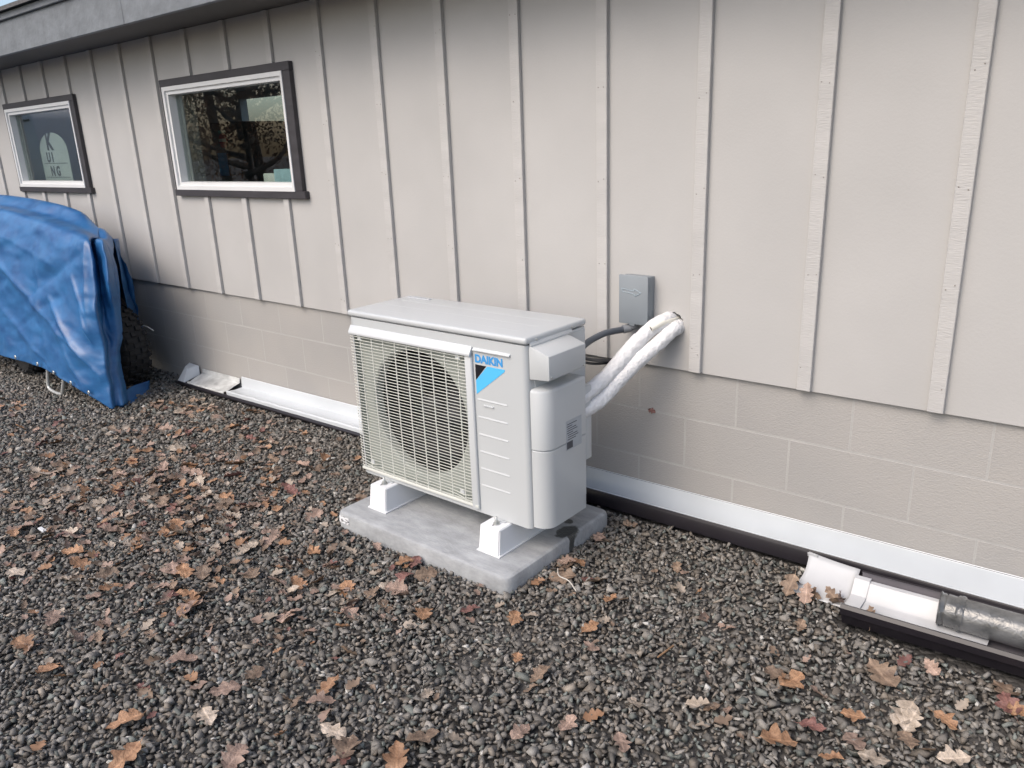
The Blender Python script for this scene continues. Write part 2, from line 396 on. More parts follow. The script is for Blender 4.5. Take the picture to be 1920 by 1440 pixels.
# things standing inside, seen through the glass
m_cab = mat("dark_cabinet", (.045, .047, .046), .4, .15, 3); m_red = mat("red_print", (.42, .03, .04), .5, .1, 9); m_blu = mat("blue_print", (.10, .33, .60), .5, .2, 14)
m_pale = mat("pale_paper", (.60, .62, .58), .6, .06, 9)
cb = thing("cabinet", "tall dark cabinet with round red sticker seen through the window", "cabinet", (-4.8, .8, .25))
box("cabinet_body", -4.98, -4.62, .602, 1.0, .25, 1.645, m_cab, cb, .01)
obj("round_sticker", lathe_me("round_sticker", [(.0005, 0), (.050, 0), (.050, .006)], (-4.79, .596, 1.522), 'Y', 24), m_red, cb)
box("label_strip", -4.835, -4.745, .592, .5945, 1.515, 1.535, m_pale, cb); box("label_strip", -4.83, -4.75, .594, .600, 1.572, 1.59, mat("teal_print", (.12, .35, .33), .5), cb)
box("blue_sheet", -4.88, -4.77, .594, .600, 1.285, 1.44, m_blu, cb)
rb = thing("red_carton", "red square carton on a dark shelf beyond the cabinet inside the window", "carton", (-4.8, .9, .25))
box("carton_body", -4.885, -4.735, 1.005, 1.12, 1.53, 1.645, m_red, rb, .004); box("shelf_unit", -4.95, -4.3, 1.003, 1.4, .25, 1.525, m_cab, rb, .006)
bx = thing("tissue_box", "pale blue carton standing on the window sill inside", "box", (-3.42, .13, 1.226))
box("carton_body", -3.48, -3.30, .09, .17, 1.2275, 1.345, mat("pale_blue_card", (.34, .52, .58), .6, .08, 20), bx, .004)
box("carton_flap", -3.60, -3.482, .10, .16, 1.2275, 1.322, m_pale, bx, .003)
box("interior_sill", -4.40, -3.12, .192, .32, 1.205, 1.235, m_inside, house)
box("interior_sill", -6.93, -5.65, .192, .32, 1.205, 1.235, m_inside, house)
# arched sign in the other window
sg = thing("arched_sign", "arched pale sign with dark letters leaning inside the smaller window", "sign", (-6.45, .11, 1.227))
arch = [(-6.70, 1.228), (-6.18, 1.228)]+[(-6.44+.26*math.cos(a), 1.50+.14*math.sin(a)) for a in [math.pi*k/12 for k in range(13)]]
prism("sign_board", arch, 'Y', .112, .120, mat("sign_grey", (.50, .54, .52), .4, .05, 6), sg, .002)
m_ink = mat("sign_ink", (.03, .03, .03), .5, .1, 5)
for t_, sz, x, z in (("K", .17, -6.55, 1.515), ("U I", .10, -6.59, 1.420), ("N G", .10, -6.56, 1.315)):
    obj("lettering", text_me("lettering", t_, sz, (x, .1110, z)), m_ink, sg)
for z in (1.406, 1.300): box("rule_line", -6.66, -6.22, .1105, .1118, z, z+.004, m_ink, sg)

# ------------------------------------------------------------------ concrete pad
def pad_material():
    m, t, b = nodes("pad_concrete"); L = t.links; b.inputs['Roughness'].default_value = .7
    ge = t.nodes.new("ShaderNodeNewGeometry"); mp = t.nodes.new("ShaderNodeMapping"); mp.inputs['Scale'].default_value = (1.0, 2.6, 1.6); L.new(ge.outputs['Position'], mp.inputs[0])
    n = t.nodes.new("ShaderNodeTexNoise"); n.inputs['Scale'].default_value = 9; n.inputs['Detail'].default_value = 10; n.inputs['Roughness'].default_value = .7; L.new(mp.outputs[0], n.inputs['Vector'])
    cr = t.nodes.new("ShaderNodeValToRGB"); e = cr.color_ramp.elements; e[0].color = (.235, .243, .248, 1); e[1].color = (.375, .388, .396, 1); e[0].position = .32; e[1].position = .68
    L.new(n.outputs['Fac'], cr.inputs[0])
    # a wet patch beside the riser that runs over the edge
    n3 = t.nodes.new("ShaderNodeTexNoise"); n3.inputs['Scale'].default_value = 38; L.new(ge.outputs['Position'], n3.inputs['Vector'])
    def blob(cx, cy, cz, sx, sy, sz):
        sub = t.nodes.new("ShaderNodeVectorMath"); sub.operation = 'SUBTRACT'; sub.inputs[1].default_value = (cx, cy, cz); L.new(ge.outputs['Position'], sub.inputs[0])
        di = t.nodes.new("ShaderNodeVectorMath"); di.operation = 'DIVIDE'; di.inputs[1].default_value = (sx, sy, sz); L.new(sub.outputs[0], di.inputs[0])
        ln = t.nodes.new("ShaderNodeVectorMath"); ln.operation = 'LENGTH'; L.new(di.outputs[0], ln.inputs[0])
        ad = t.nodes.new("ShaderNodeMath"); ad.operation = 'ADD'; L.new(ln.outputs[1], ad.inputs[0]); mu = t.nodes.new("ShaderNodeMath"); mu.operation = 'MULTIPLY'; mu.inputs[1].default_value = .9; L.new(n3.outputs['Fac'], mu.inputs[0]); L.new(mu.outputs[0], ad.inputs[1])
        lt = t.nodes.new("ShaderNodeMapRange"); lt.inputs[1].default_value = 1.30; lt.inputs[2].default_value = 1.5; lt.inputs[3].default_value = 1; lt.inputs[4].default_value = 0; L.new(ad.outputs[0], lt.inputs[0]); return lt
    b1 = blob(-1.118, -.43, .04, .038, .055, .1); b2 = blob(-1.085, -.45, .01, .02, .018, .08); b3 = blob(-1.16, -.36, .045, .020, .020, .1)
    mx = t.nodes.new("ShaderNodeMath"); mx.operation = 'MAXIMUM'; L.new(b1.outputs[0], mx.inputs[0]); L.new(b2.outputs[0], mx.inputs[1])
    mx2 = t.nodes.new("ShaderNodeMath"); mx2.operation = 'MAXIMUM'; L.new(mx.outputs[0], mx2.inputs[0]); L.new(b3.outputs[0], mx2.inputs[1])
    mc = t.nodes.new("ShaderNodeMix"); mc.data_type = 'RGBA'; mc.inputs['B'].default_value = (.055, .058, .056, 1); L.new(mx2.outputs[0], mc.inputs['Factor']); L.new(cr.outputs[0], mc.inputs['A'])
    L.new(mc.outputs['Result'], b.inputs['Base Color'])
    rm = t.nodes.new("ShaderNodeMapRange"); rm.inputs[3].default_value = .7; rm.inputs[4].default_value = .3; L.new(mx2.outputs[0], rm.inputs[0]); L.new(rm.outputs[0], b.inputs['Roughness'])
    n2 = t.nodes.new("ShaderNodeTexNoise"); n2.inputs['Scale'].default_value = 70; n2.inputs['Detail'].default_value = 8; L.new(mp.outputs[0], n2.inputs['Vector'])
    bp = t.nodes.new("ShaderNodeBump"); bp.inputs['Strength'].default_value = .5; bp.inputs['Distance'].default_value = .004; L.new(n2.outputs['Fac'], bp.inputs['Height']); L.new(bp.outputs[0], b.inputs['Normal'])
    return m
PX0, PX1, PY0, PY1, PZ = -1.985, -1.080, -.826, -.185, .045
def pad_mesh():
    bm = bmesh.new(); r = .035
    def rr(x0, x1, y0, y1, r, z, n=6):
        out = []
        for cx, cy, a0 in ((x1-r, y1-r, 0), (x0+r, y1-r, 90), (x0+r, y0+r, 180), (x1-r, y0+r, 270)):
            for k in range(n+1):
                a = math.radians(a0+90*k/n); out.append(bm.verts.new((cx+r*math.cos(a), cy+r*math.sin(a), z)))
        return out
    lev = [(0.004, -.045), (0, -.040), (0, PZ-.014), (.004, PZ-.005), (.012, PZ)]
    rs = [rr(PX0+i, PX1-i, PY0+i, PY1-i, r-i*.5, z) for i, z in lev]; n = len(rs[0])
    for a, b in zip(rs, rs[1:]):
        for k in range(n): bm.faces.new((a[k], a[(k+1) % n], b[(k+1) % n], b[k]))
    bm.faces.new(rs[-1]); bm.faces.new(rs[0][::-1])
    me = bpy.data.meshes.new("concrete_pad"); bm.to_mesh(me); bm.free(); return me
pad = thing("equipment_pad", "grey concrete equipment pad with rounded corners lying in the gravel", "pad", (-1.53, -.5, 0))
obj("slab", pad_mesh(), pad_material(), pad, auto=30)
def sticker_material():
    m, t, b = nodes("sticker_print"); ge = t.nodes.new("ShaderNodeNewGeometry"); n = t.nodes.new("ShaderNodeTexNoise"); n.inputs['Scale'].default_value = 130
    mp = t.nodes.new("ShaderNodeMapping"); mp.inputs['Scale'].default_value = (.5, 1, 1.6); t.links.new(ge.outputs['Position'], mp.inputs[0]); t.links.new(mp.outputs[0], n.inputs[0])
    cr = t.nodes.new("ShaderNodeValToRGB"); cr.color_ramp.elements[0].color = (.12, .12, .13, 1); cr.color_ramp.elements[1].color = (.72, .73, .74, 1); cr.color_ramp.elements[0].position = .42; cr.color_ramp.elements[1].position = .47
    t.links.new(n.outputs['Fac'], cr.inputs[0]); t.links.new(cr.outputs[0], b.inputs['Base Color']); return m
m_stick = sticker_material()
o = box("sticker", PX0+.022, PX0+.080, PY0-.0015, PY0+.003, .000, .030, m_stick, pad)

# ------------------------------------------------------------------ two white risers
m_riser = mat("white_riser", (.68, .69, .70), .42, .02, 6)
def riser(xc, label):
    t = thing("mounting_riser", label, "riser", (xc, -.515, PZ), "white risers under the outdoor unit")
    wb, wt, y0, y1 = .050, .046, -.728, -.300; z0, z1 = PZ+.0005, .1455
    bm = bmesh.new()
    lev = [(wb+.004, 0.004, z0), (wb+.004, .004, z0+.004), (wb-.001, 0, z0+.005), (wt, -.012, z1-.004), (wt-.004, -.016, z1)]
    rs = []
    for hw, e, z in lev: rs.append([bm.verts.new(p) for p in ((xc-hw, y0-e, z), (xc+hw, y0-e, z), (xc+hw, y1+e, z), (xc-hw, y1+e, z))])
    for a, b in zip(rs, rs[1:]):
        for k in range(4): bm.faces.new((a[k], a[(k+1) % 4], b[(k+1) % 4], b[k]))
    bm.faces.new(rs[-1]); bm.faces.new(rs[0][::-1]); bmesh.ops.recalc_face_normals(bm, faces=bm.faces)
    bmesh.ops.bevel(bm, geom=[e for e in bm.edges if abs(e.verts[0].co.z-e.verts[1].co.z) > .03], offset=.004, segments=2, affect='EDGES')
    me = bpy.data.meshes.new("riser_block"); bm.to_mesh(me); bm.free(); obj("riser_block", me, m_riser, t, auto=40)
    box("slot", xc-.003, xc+.003, -.700, -.672, z1-.002, z1+.0008, mat("slot_dark", (.10, .10, .10), .8), t)
    return t
RX = (-1.842, -1.246)
riser(RX[0], "white riser block under the fan end of the outdoor unit")
riser(RX[1], "white riser block under the pipe end of the outdoor unit")

# ------------------------------------------------------------------ outdoor heat pump unit
m_case = mat("unit_enamel", (.475, .495, .50), .38, .012, 3, coat=.15)
m_grille = mat("grille_plastic", (.62, .63, .58), .42, .02, 5)
m_hood = mat("hood_plastic", (.52, .54, .545), .36, .012, 3)
m_coil = mat("coil_black", (.012, .013, .014), .6, .2, 40)
m_blade = mat("fan_blade", (.012, .012, .014), .5, .1, 6)
m_bellm_shade = mat("bellmouth_painted_shade", (.30, .325, .295), .5, .04, 6)  # casing colour darkened on the recess plate: shade behind the slats, painted in
m_screw = mat("zinc_screw", (.45, .46, .44), .35, .1, 30, metal=.8)
unit = thing("heat_pump_unit", "off-white outdoor heat pump unit with slatted round fan guard on white risers", "heat pump", (-1.552, -.48, .146))
X0, X1, Y0, Y1, Z0, Z1 = -2.000, -1.106, -.652, -.312, .1465, .812
BX0, BX1, BZ0, BZ1 = -1.985, -1.352, .172, .752            # grille opening
FCX, FCZ, FR = -1.664, .464, .258
def casing():
    """front panel with a round fan opening, sides, back and floor, all with rounded vertical corners"""
    bm = bmesh.new(); r = .022; n = 6
    prof = []
    for cx, cy, a0 in ((X1-r, Y0+r, -90), (X1-.008, Y1-.008, 0), (X0+.008, Y1-.008, 90), (X0+r, Y0+r, 180)):
        rad = r if cy < -.5 else .008
        for k in range(n+1):
            a = math.radians(a0+90*k/n); prof.append((cx+rad*math.cos(a), cy+rad*math.sin(a)))
    bot = [bm.verts.new((x, y, Z0+.004)) for x, y in prof]; top = [bm.verts.new((x, y, Z1)) for x, y in prof]; m = len(prof)
    for k in range(m-1): bm.faces.new((bot[k], bot[k+1], top[k+1], top[k]))          # leaves the flat front open (last -> first)
    low = [bm.verts.new((x*.0+x+(.004 if x < -1.55 else -.004), y+(.004 if y < -.48 else -.004), Z0)) for x, y in prof]
    for k in range(m): bm.faces.new((low[k], low[(k+1) % m], bot[(k+1) % m], bot[k]))
    bm.faces.new(low[::-1]); bm.faces.new(top)
    # front: a rectangular recess behind the guard, its back plate pierced by the round fan opening
    N = 56; RD = .026
    rx0, rx1, rz0, rz1 = BX0+.004, BX1-.014, BZ0+.012, BZ1-.004
    rf_ = [bm.verts.new(p) for p in ((rx0, Y0, rz0), (rx1, Y0, rz0), (rx1, Y0, rz1), (rx0, Y0, rz1))]
    rb_ = [bm.verts.new((v.co.x, Y0+RD, v.co.z)) for v in rf_]
    corners = [bot[-1], bot[0], top[0], top[-1]]
    for k in range(4):
        bm.faces.new((corners[k], corners[(k+1) % 4], rf_[(k+1) % 4], rf_[k])); bm.faces.new((rf_[k], rf_[(k+1) % 4], rb_[(k+1) % 4], rb_[k]))
    ring = [bm.verts.new((FCX+FR*math.cos(2*math.pi*k/N), Y0+RD, FCZ+FR*math.sin(2*math.pi*k/N))) for k in range(N)]
    es = [bm.edges.new((ring[k], ring[(k+1) % N])) for k in range(N)]
    for k in range(4): es.append(bm.edges.get((rb_[k], rb_[(k+1) % 4])))
    bmesh.ops.triangle_fill(bm, use_beauty=True, edges=es)
    prev = ring
    for rad, dy in ((FR-.008, RD+.006), (FR-.012, RD+.02), (FR-.012, RD+.04)):
        nx = [bm.verts.new((FCX+rad*math.cos(2*math.pi*k/N), Y0+dy, FCZ+rad*math.sin(2*math.pi*k/N))) for k in range(N)]
        for k in range(N): bm.faces.new((prev[k], prev[(k+1) % N], nx[(k+1) % N], nx[k]))
        prev = nx
    bmesh.ops.recalc_face_normals(bm, faces=bm.faces)
    me = bpy.data.meshes.new("casing"); bm.to_mesh(me); bm.free(); me.materials.append(m_case); me.materials.append(m_bellm_shade)
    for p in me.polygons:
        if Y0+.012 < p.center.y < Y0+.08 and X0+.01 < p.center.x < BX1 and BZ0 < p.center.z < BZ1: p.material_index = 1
    return me
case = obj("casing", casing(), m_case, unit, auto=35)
# lid with soft edges and shallow embossed fields
lid = box("lid", X0-.004, X1+.004, Y0-.004, Y1+.004, Z1+.0035, .840, m_case, unit, .010, 4)
for y in (-.585, -.50, -.41): box("lid_rib", X0+.05, X1-.06, y, y+.010, .8385, .8403, m_case, lid, .0003, 1)
box("lid_pad", -2.0+.02, -2.0+.15, -.352, -.337, .839, .8425, mat("lid_grey", (.40, .42, .44), .5), lid, .001, 1)
for y in (-.60, -.40): obj("screw", lathe_me("screw", [(.0005, .0035), (.004, .003), (.005, 0)], (X1+.004, y, .826), 'X', 12), m_screw, lid, True)
for z in (.712, .352): obj("screw", lathe_me("screw", [(.0005, .003), (.006, .0025), (.0075, 0)], (X1+.0005, Y0+.030, z), 'X', 12), m_screw, unit, True)
# right corner trim line: side panel seam
box("side_panel", X1-.004, X1+.0025, Y0+.040, Y1-.004, Z0+.012, Z1-.006, m_case, unit, .0015, 1)
# coil and motor behind the opening
box("heat_exchanger", X0+.03, X1-.24, Y1-.05, Y1-.02, Z0+.02, Z1-.02, m_coil, unit)
fan = obj("fan", lathe_me("fan", [(.0005, -.03), (.05, -.026), (.062, -.01), (.062, .05), (.0005, .05)], (FCX, Y0+.11, FCZ), 'Y', 32), m_blade, unit, True)
for k in range(3):
    bm = bmesh.new(); vs = []
    for i in range(7):
        rad = .055+.172*i/6
        row = []
        for j in range(9):
            a = math.radians(20+120*k+(j/8-.5)*(78-8*i/6)+10*i/6)
            row.append(bm.verts.new((FCX+rad*math.cos(a), Y0+.115+(j/8-.5)*.07+.01*(i/6), FCZ+rad*math.sin(a))))
        vs.append(row)
    for i in range(6):
        for j in range(8): bm.faces.new((vs[i][j], vs[i+1][j], vs[i+1][j+1], vs[i][j+1]))
    me = bpy.data.meshes.new("fan_blade"); bm.to_mesh(me); bm.free(); ob = obj("fan_blade", me, m_blade, fan, True)
    so = ob.modifiers.new("thick", 'SOLIDIFY'); so.thickness = .003
# the inside is closed off: dark plenum walls
pl = pd("plenum", [(X0+.012, Y0+.068, Z0+.01), (X1-.23, Y0+.068, Z0+.01), (X1-.23, Y0+.068, Z1-.01), (X0+.012, Y0+.068, Z1-.01), (X0+.012, Y1-.012, Z0+.01), (X1-.23, Y1-.012, Z0+.01), (X1-.23, Y1-.012, Z1-.01), (X0+.012, Y1-.012, Z1-.01)], [[0, 1, 5, 4], [1, 2, 6, 5], [2, 3, 7, 6], [3, 0, 4, 7], [4, 5, 6, 7]])
obj("plenum", pl, m_coil, unit)
# fan guard: frame, hood, every slat, uprights
GY = Y0-.013
guard = obj("fan_guard", prism_me("fan_guard", [(BX1-.022, Y0-.0005), (BX1-.022, GY+.004), (BX1-.018, GY), (BX1+.006, GY+.002), (BX1+.010, GY+.006), (BX1+.010, Y0-.0005)], 'Z', BZ0-.006, BZ1+.008, .001), m_hood, unit, auto=35)
prism("guard_hood", [(Y0-.0005, .782), (Y0-.004, .781), (GY-.006, .756), (GY-.006, .748), (GY-.002, .746), (Y0-.0005, .746)], 'X', BX0-.004, BX1+.010, m_hood, guard, .002)
prism("guard_rail", [(Y0-.0005, .168), (GY+.004, .168), (GY+.001, .172), (GY+.001, .181), (Y0-.0005, .181)], 'X', BX0-.006, BX1+.009, m_grille, guard, .001)
ns = 46; sp = (BZ1-.012-BZ0-.018)/(ns-1)
def slat_mesh(notch=None):
    """a flat bar that turns the left corner; notch dips it round a fixing clip"""
    pts = [(BX0-.011, Y0+.001), (BX0-.010, GY+.009), (BX0-.006, GY+.004), (BX0+.004, GY+.001)]
    m = 14
    xs = [BX0+.02+(BX1-.020-BX0-.02)*k/m for k in range(m+1)]
    pts = [(x, y, 0) for x, y in pts]+[(x, GY+.001, 0) for x in xs]
    vs, fs = [], []
    for k, (x, y, z) in enumerate(pts):
        t = Vector(pts[min(k+1, len(pts)-1)])-Vector(pts[max(k-1, 0)]); t.normalize(); nrm = Vector((t.y, -t.x, 0))
        dz = 0
        if notch:
            for nx in notch: dz += -.0085*math.exp(-((x-nx)/.026)**4)
        for dn, h in ((0, -.0012), (.0, .0012), (-.0018, .0011), (-.0018, -.0011)):
            vs.append((x+nrm.x*dn, y+nrm.y*dn, z+h+dz))
    for k in range(len(pts)-1):
        for j in range(4): fs.append([k*4+j, k*4+(j+1) % 4, k*4+4+(j+1) % 4, k*4+4+j])
    fs += [[3, 2, 1, 0], [len(vs)-4, len(vs)-3, len(vs)-2, len(vs)-1]]
    me = fix(pd("slat", vs, fs)); me.materials.append(m_grille); return me
sm = slat_mesh(); snot = slat_mesh((BX0+.055, BX1-.075))
for k in range(ns):
    z = BZ0+.018+sp*k
    o = bpy.data.objects.new("slat", snot if k in (1, 2) else sm); C.objects.link(o); o.location = (0, 0, z); o.parent = guard
um = box_me("upright", -.0016, .0016, GY+.0055, GY+.0090, BZ0, BZ1-.004); um.materials.append(m_grille)
for k in range(9):
    o = bpy.data.objects.new("upright", um); C.objects.link(o); o.location = (BX0+.052+k*.0655, 0, 0); o.parent = guard
for x, z in ((BX0+.045, .735), (BX1-.060, .735), (BX0+.055, .212), (BX1-.075, .212)):
    box("clip", x-.011, x+.011, GY+.006, Y0-.0005, z-.010, z+.010, m_hood, guard, .002, 1)
# front right panel details
lip = prism("panel_lip", [(Y0+.001, .779), (Y0-.008, .772), (Y0-.008, .768), (Y0+.001, .767)], 'X', BX1+.014, -1.172, m_hood, unit, .001)
pe = prism_me("rib", [(Y0+.0005, .0060), (Y0-.0022, -.0015), (Y0+.0005, -.0028)], 'X', -1.330, -1.195, .0006); pe.materials.append(m_case)
for k in range(6):
    o = bpy.data.objects.new("rib", pe); C.objects.link(o); o.location = (0, 0, .592-.0655*k); o.parent = unit; o.matrix_parent_inverse = Matrix.Translation(-Vector(unit.location))
box("rib_mark", -1.300, -1.255, Y0-.0045, Y0+.0005, .571, .576, m_case, unit, .001, 1)
m_lblue = mat("logo_light_blue", (.085, .46, .80), .4, .01, 3); m_dblue = mat("logo_blue", (.045, .28, .62), .4, .01, 3); m_lblack = mat("logo_black", (.006, .006, .010), .4, .01, 3)
me = text_me("brand_lettering", "DAIKIN", .0385, (-1.333, Y0-.0006, .7275), extrude=.0005, sx=.98)
obj("brand_lettering", me, m_dblue, unit)
lx, lz, lh = -1.332, .7185, .108; lw = .134
obj("emblem_blue", prism_me("emblem_blue", [(lx+.048*lw/.126+.004, lz), (lx+lw, lz), (lx+lw-.003, lz-.008), (lx, lz-lh), (lx, lz-.058)], 'Y', Y0-.0011, Y0-.0003), m_lblue, unit)
obj("emblem_black", prism_me("emblem_black", [(lx, lz), (lx+.050, lz), (lx, lz-.056)], 'Y', Y0-.0013, Y0-.0005), m_lblack, unit)
# electrical cover (upper right)
ec = prism("terminal_cover", [(X1+.002, .808), (-1.078, .805), (-1.022, .786), (-1.022, .706), (-1.028, .703), (X1+.002, .697)], 'Y', -.640, -.432, m_case, unit, .003)
prism("cover_flange", [(X1+.0015, .824), (-1.096, .812), (-1.096, .806), (X1+.0015, .806)], 'Y', -.636, -.40, m_case, ec, .001)
for y in (-.628, -.446): obj("screw", lathe_me("screw", [(.0005, .003), (.003, .0025), (.004, 0)], (-1.022, y, .714), 'X', 12), m_screw, ec, True)
# valve cover (lower right) : upper and lower shells with a large rounded front corner
def shell(z0, z1, out, name, cap):
    bm = bmesh.new(); r = .052; n = 8
    xo = -1.041+out; y0, y1 = -.640, -.402
    prof = [(X1+.002, y0)]
    for k in range(n+1):
        a = math.radians(-90+90*k/n); prof.append((xo-r+r*math.cos(a), y0+r+.0*k+r*math.sin(a)+.0))
    prof[1] = (prof[1][0], y0)
    for k in range(5):
        a = math.radians(90*k/4); prof.append((xo-.010+.010*math.cos(a), y1-.010+.010*math.sin(a)))
    prof.append((X1+.002, y1))
    lv = [(.0, z0), (0, z1-.012), (.003, z1-.004), (.010, z1)] if cap else [(0, z0), (0, z1-.003), (.003, z1)]
    rs = []
    for i, z in lv:
        rs.append([bm.verts.new((x if x < X1+.004 else max(X1+.004, x-i), y+(i if y < -.5 else -i), z)) for x, y in prof])
    m = len(prof)
    for a, b in zip(rs, rs[1:]):
        for k in range(m): bm.faces.new((a[k], a[(k+1) % m], b[(k+1) % m], b[k]))
    bm.faces.new(rs[-1]); bm.faces.new(rs[0][::-1]); bmesh.ops.recalc_face_normals(bm, faces=bm.faces)
    me = bpy.data.meshes.new(name); bm.to_mesh(me); bm.free(); return me
vc = obj("valve_cover", shell(.450, .662, 0, "valve_cover", True), m_case, unit, auto=40)
obj("cover_lower_shell", shell(.158, .446, -.001, "cover_lower_shell", False), m_case, vc, auto=40)
prism("cover_groove", [(X1+.002, -.641), (-1.092, -.6405), (-1.074, -.636), (-1.060, -.626), (-1.062, -.624), (X1+.002, -.630)], 'Z', .4415, .4445, m_hood, vc, .0008)
box("pipe_shroud", X1+.002, -1.052, -.4015, -.352, .335, .615, m_case, vc, .006, 2)
pl_ = box("rating_plate", -1.0412, -1.0400, -.528, -.436, .420, .528, mat("plate_foil", (.36, .39, .42), .35, .05, 30), vc)
m_pr = mat("plate_print", (.05, .055, .07), .5)
box("plate_print", -1.0400, -1.0396, -.525, -.490, .424, .450, m_pr, pl_)
for k in range(8):
    z = .457+k*.0080; a = -.524+random.uniform(0, .01); b = a+random.uniform(.03, .07)
    box("plate_print", -1.0400, -1.0397, a, min(b, -.440), z, z+.0028, m_pr, pl_)
# bolts and nuts on the risers
for x in RX:
    for y in (-.668,):
        bt = obj("bolt", lathe_me("bolt", [(.0004, .030), (.0040, .029), (.0045, .0)], (x+.004, y-.014, .146), 'Z', 12), m_screw, unit, True)
        obj("nut", lathe_me("nut", [(.0045, .0115), (.0085, .0115), (.009, .004), (.0045, .004)], (x+.004, y-.014, .146), 'Z', 6), m_screw, bt)
        obj("washer", lathe_me("washer", [(.0045, .0035), (.0125, .0035), (.0125, .0006), (.0045, .0006)], (x+.004, y-.014, .146), 'Z', 20), m_screw, bt, auto=40)
    box("foot_rail", x-.026, x+.026, -.664, -.325, .1458, .1490, m_case, unit)

# ------------------------------------------------------------------ disconnect box, conduit, cable, pipes
m_box = mat("grey_box_enamel", (.215, .240, .260), .45, .04, 8)
bxo = thing("disconnect_box", "small grey electrical disconnect box with embossed arrow on siding", "electrical box", (-1.04, 0, .78))
box("box_body", -1.135, -1.015, -.030, .0175, .772, .948, m_box, bxo, .003, 2)
cv = box("box_cover", -1.138, -1.012, -.038, -.0302, .766, .953, m_box, bxo, .003, 2)
ar = [(-1.095, .912), (-1.040, .905), (-1.040, .914), (-1.010, .900), (-1.035, .886), (-1.037, .893), (-1.090, .900)]
arr = [Vector((x-.031, -.0385, z-.011)) for x, z in ar]; arr.append(arr[0])
pth = []
for a, b in zip(arr, arr[1:]): pth += [a.lerp(b, k/6) for k in range(6)]
obj("arrow_emboss", tube_me("arrow_emboss", pth+[arr[0]], .0016, 6), mat("arrow_grey", (.30, .36, .40), .45), cv, auto=60)
box("latch", -1.093, -1.069, -.036, -.016, .760, .7665, m_box, cv, .001, 1)
box("side_embossing", -1.0155, -1.0135, -.020, -.006, .89, .92, m_box, bxo, .0008, 1); box("side_embossing", -1.0155, -1.0135, -.018, .004, .80, .82, m_box, bxo, .0008, 1)
m_cond = mat("conduit_grey", (.085, .095, .11), .5, .06, 20); m_cable = mat("black_cable", (.012, .012, .014), .45)
cd = thing("flexible_conduit", "dark grey flexible conduit curving from disconnect box to outdoor unit", "conduit", (-1.09, -.2, .78))
path = [(-1.083, -.010, .757), (-1.098, -.016, .746), (-1.122, -.050, .741), (-1.135, -.14, .745), (-1.140, -.235, .735), (-1.118, -.33, .728), (-1.085, -.42, .726)]
tube("conduit_tube", path, .0125, m_cond, cd, 14, 12)
tube("connector", [(-1.081, -.008, .773), (-1.083, -.010, .759), (-1.092, -.013, .750)], .0145, mat("connector_grey", (.22, .23, .24), .45), cd, 14, 6)
tube("connector_nut", [(-1.099, -.017, .7455), (-1.117, -.040, .742)], .0165, mat("connector_nut_grey", (.20, .21, .22), .45), cd, 14, 6)
bc = tag(tube("black_cable", [(-1.080, -.42, .735), (-1.075, -.34, .700), (-1.075, -.24, .672), (-1.050, -.14, .664), (-1.00, -.06, .680), (-.955, -.015, .725), (-.94, .05, .748), (-.94, .12, .75)], .0062, m_cable, None, 10, 12), "black cable drooping from the unit under the white pipes to wall", "cable")
bc2 = tag(tube("black_cable", [(-1.080, -.42, .722), (-1.085, -.34, .686), (-1.090, -.25, .660), (-1.065, -.15, .650), (-1.005, -.06, .664), (-.950, -.010, .715), (-.93, .05, .738), (-.93, .12, .74)], .0052, m_cable, None, 10, 12), "thin black cable hanging lowest below the white pipes beside the unit", "cable")
m_ins = mat("white_pipe_insulation", (.70, .70, .70), .8, .05, 40, 1.0, 55, bdist=.009)
pp = thing("insulated_pipes", "pair of white insulated refrigerant pipes running from unit into wall hole", "pipes", (-1.0, -.17, .6))
up = [(-1.083, -.47, .560), (-1.075, -.37, .573), (-1.060, -.28, .605), (-1.042, -.21, .645), (-1.020, -.14, .700), (-.985, -.07, .760), (-.957, -.02, .786), (-.952, .06, .788), (-.952, .15, .788)]
lo = [(-1.080, -.47, .515), (-1.070, -.37, .520), (-1.045, -.29, .548), (-1.020, -.21, .605), (-.985, -.135, .665), (-.945, -.075, .715), (-.918, -.02, .757), (-.916, .06, .763), (-.918, .15, .763)]
def lump(base, seed):
    rnd = random.Random(seed); ph = [rnd.uniform(0, 6) for _ in range(4)]
    return lambda t: base*(1+.035*math.sin(17*t+ph[0])+.022*math.sin(41*t+ph[1])+.02*math.sin(90*t+ph[2]))
tube("pipe_insulation", up, lump(.0290, 1), m_ins, pp, 22, 14, .05)
tube("pipe_insulation", lo, lump(.0275, 2), m_ins, pp, 22, 14, .05)
tube("pipe_wrap", [up[3], up[4], (-1.003, -.105, .732)], .0305, m_ins, pp, 22, 10, .05)
m_pvc = mat("drain_pvc", (.74, .72, .64), .4)
tube("drain_pipe", [(-.968, -.088, .772), (-.945, -.045, .788), (-.930, .02, .790), (-.928, .14, .786)], .0115, m_pvc, pp, 14, 8)
db = obj("drain_bore", lathe_me("drain_bore", [(.0005, 0), (.007, 0)], (0, 0, 0), 'Y', 14), m_void, pp)
dv = (Vector((-.945, -.045, .788))-Vector((-.968, -.088, .772))).normalized()
db.data.transform(Matrix.Translation(Vector((-.968, -.088, .772))-dv*.001) @ Vector((0, 1, 0)).rotation_difference(dv).to_matrix().to_4x4())

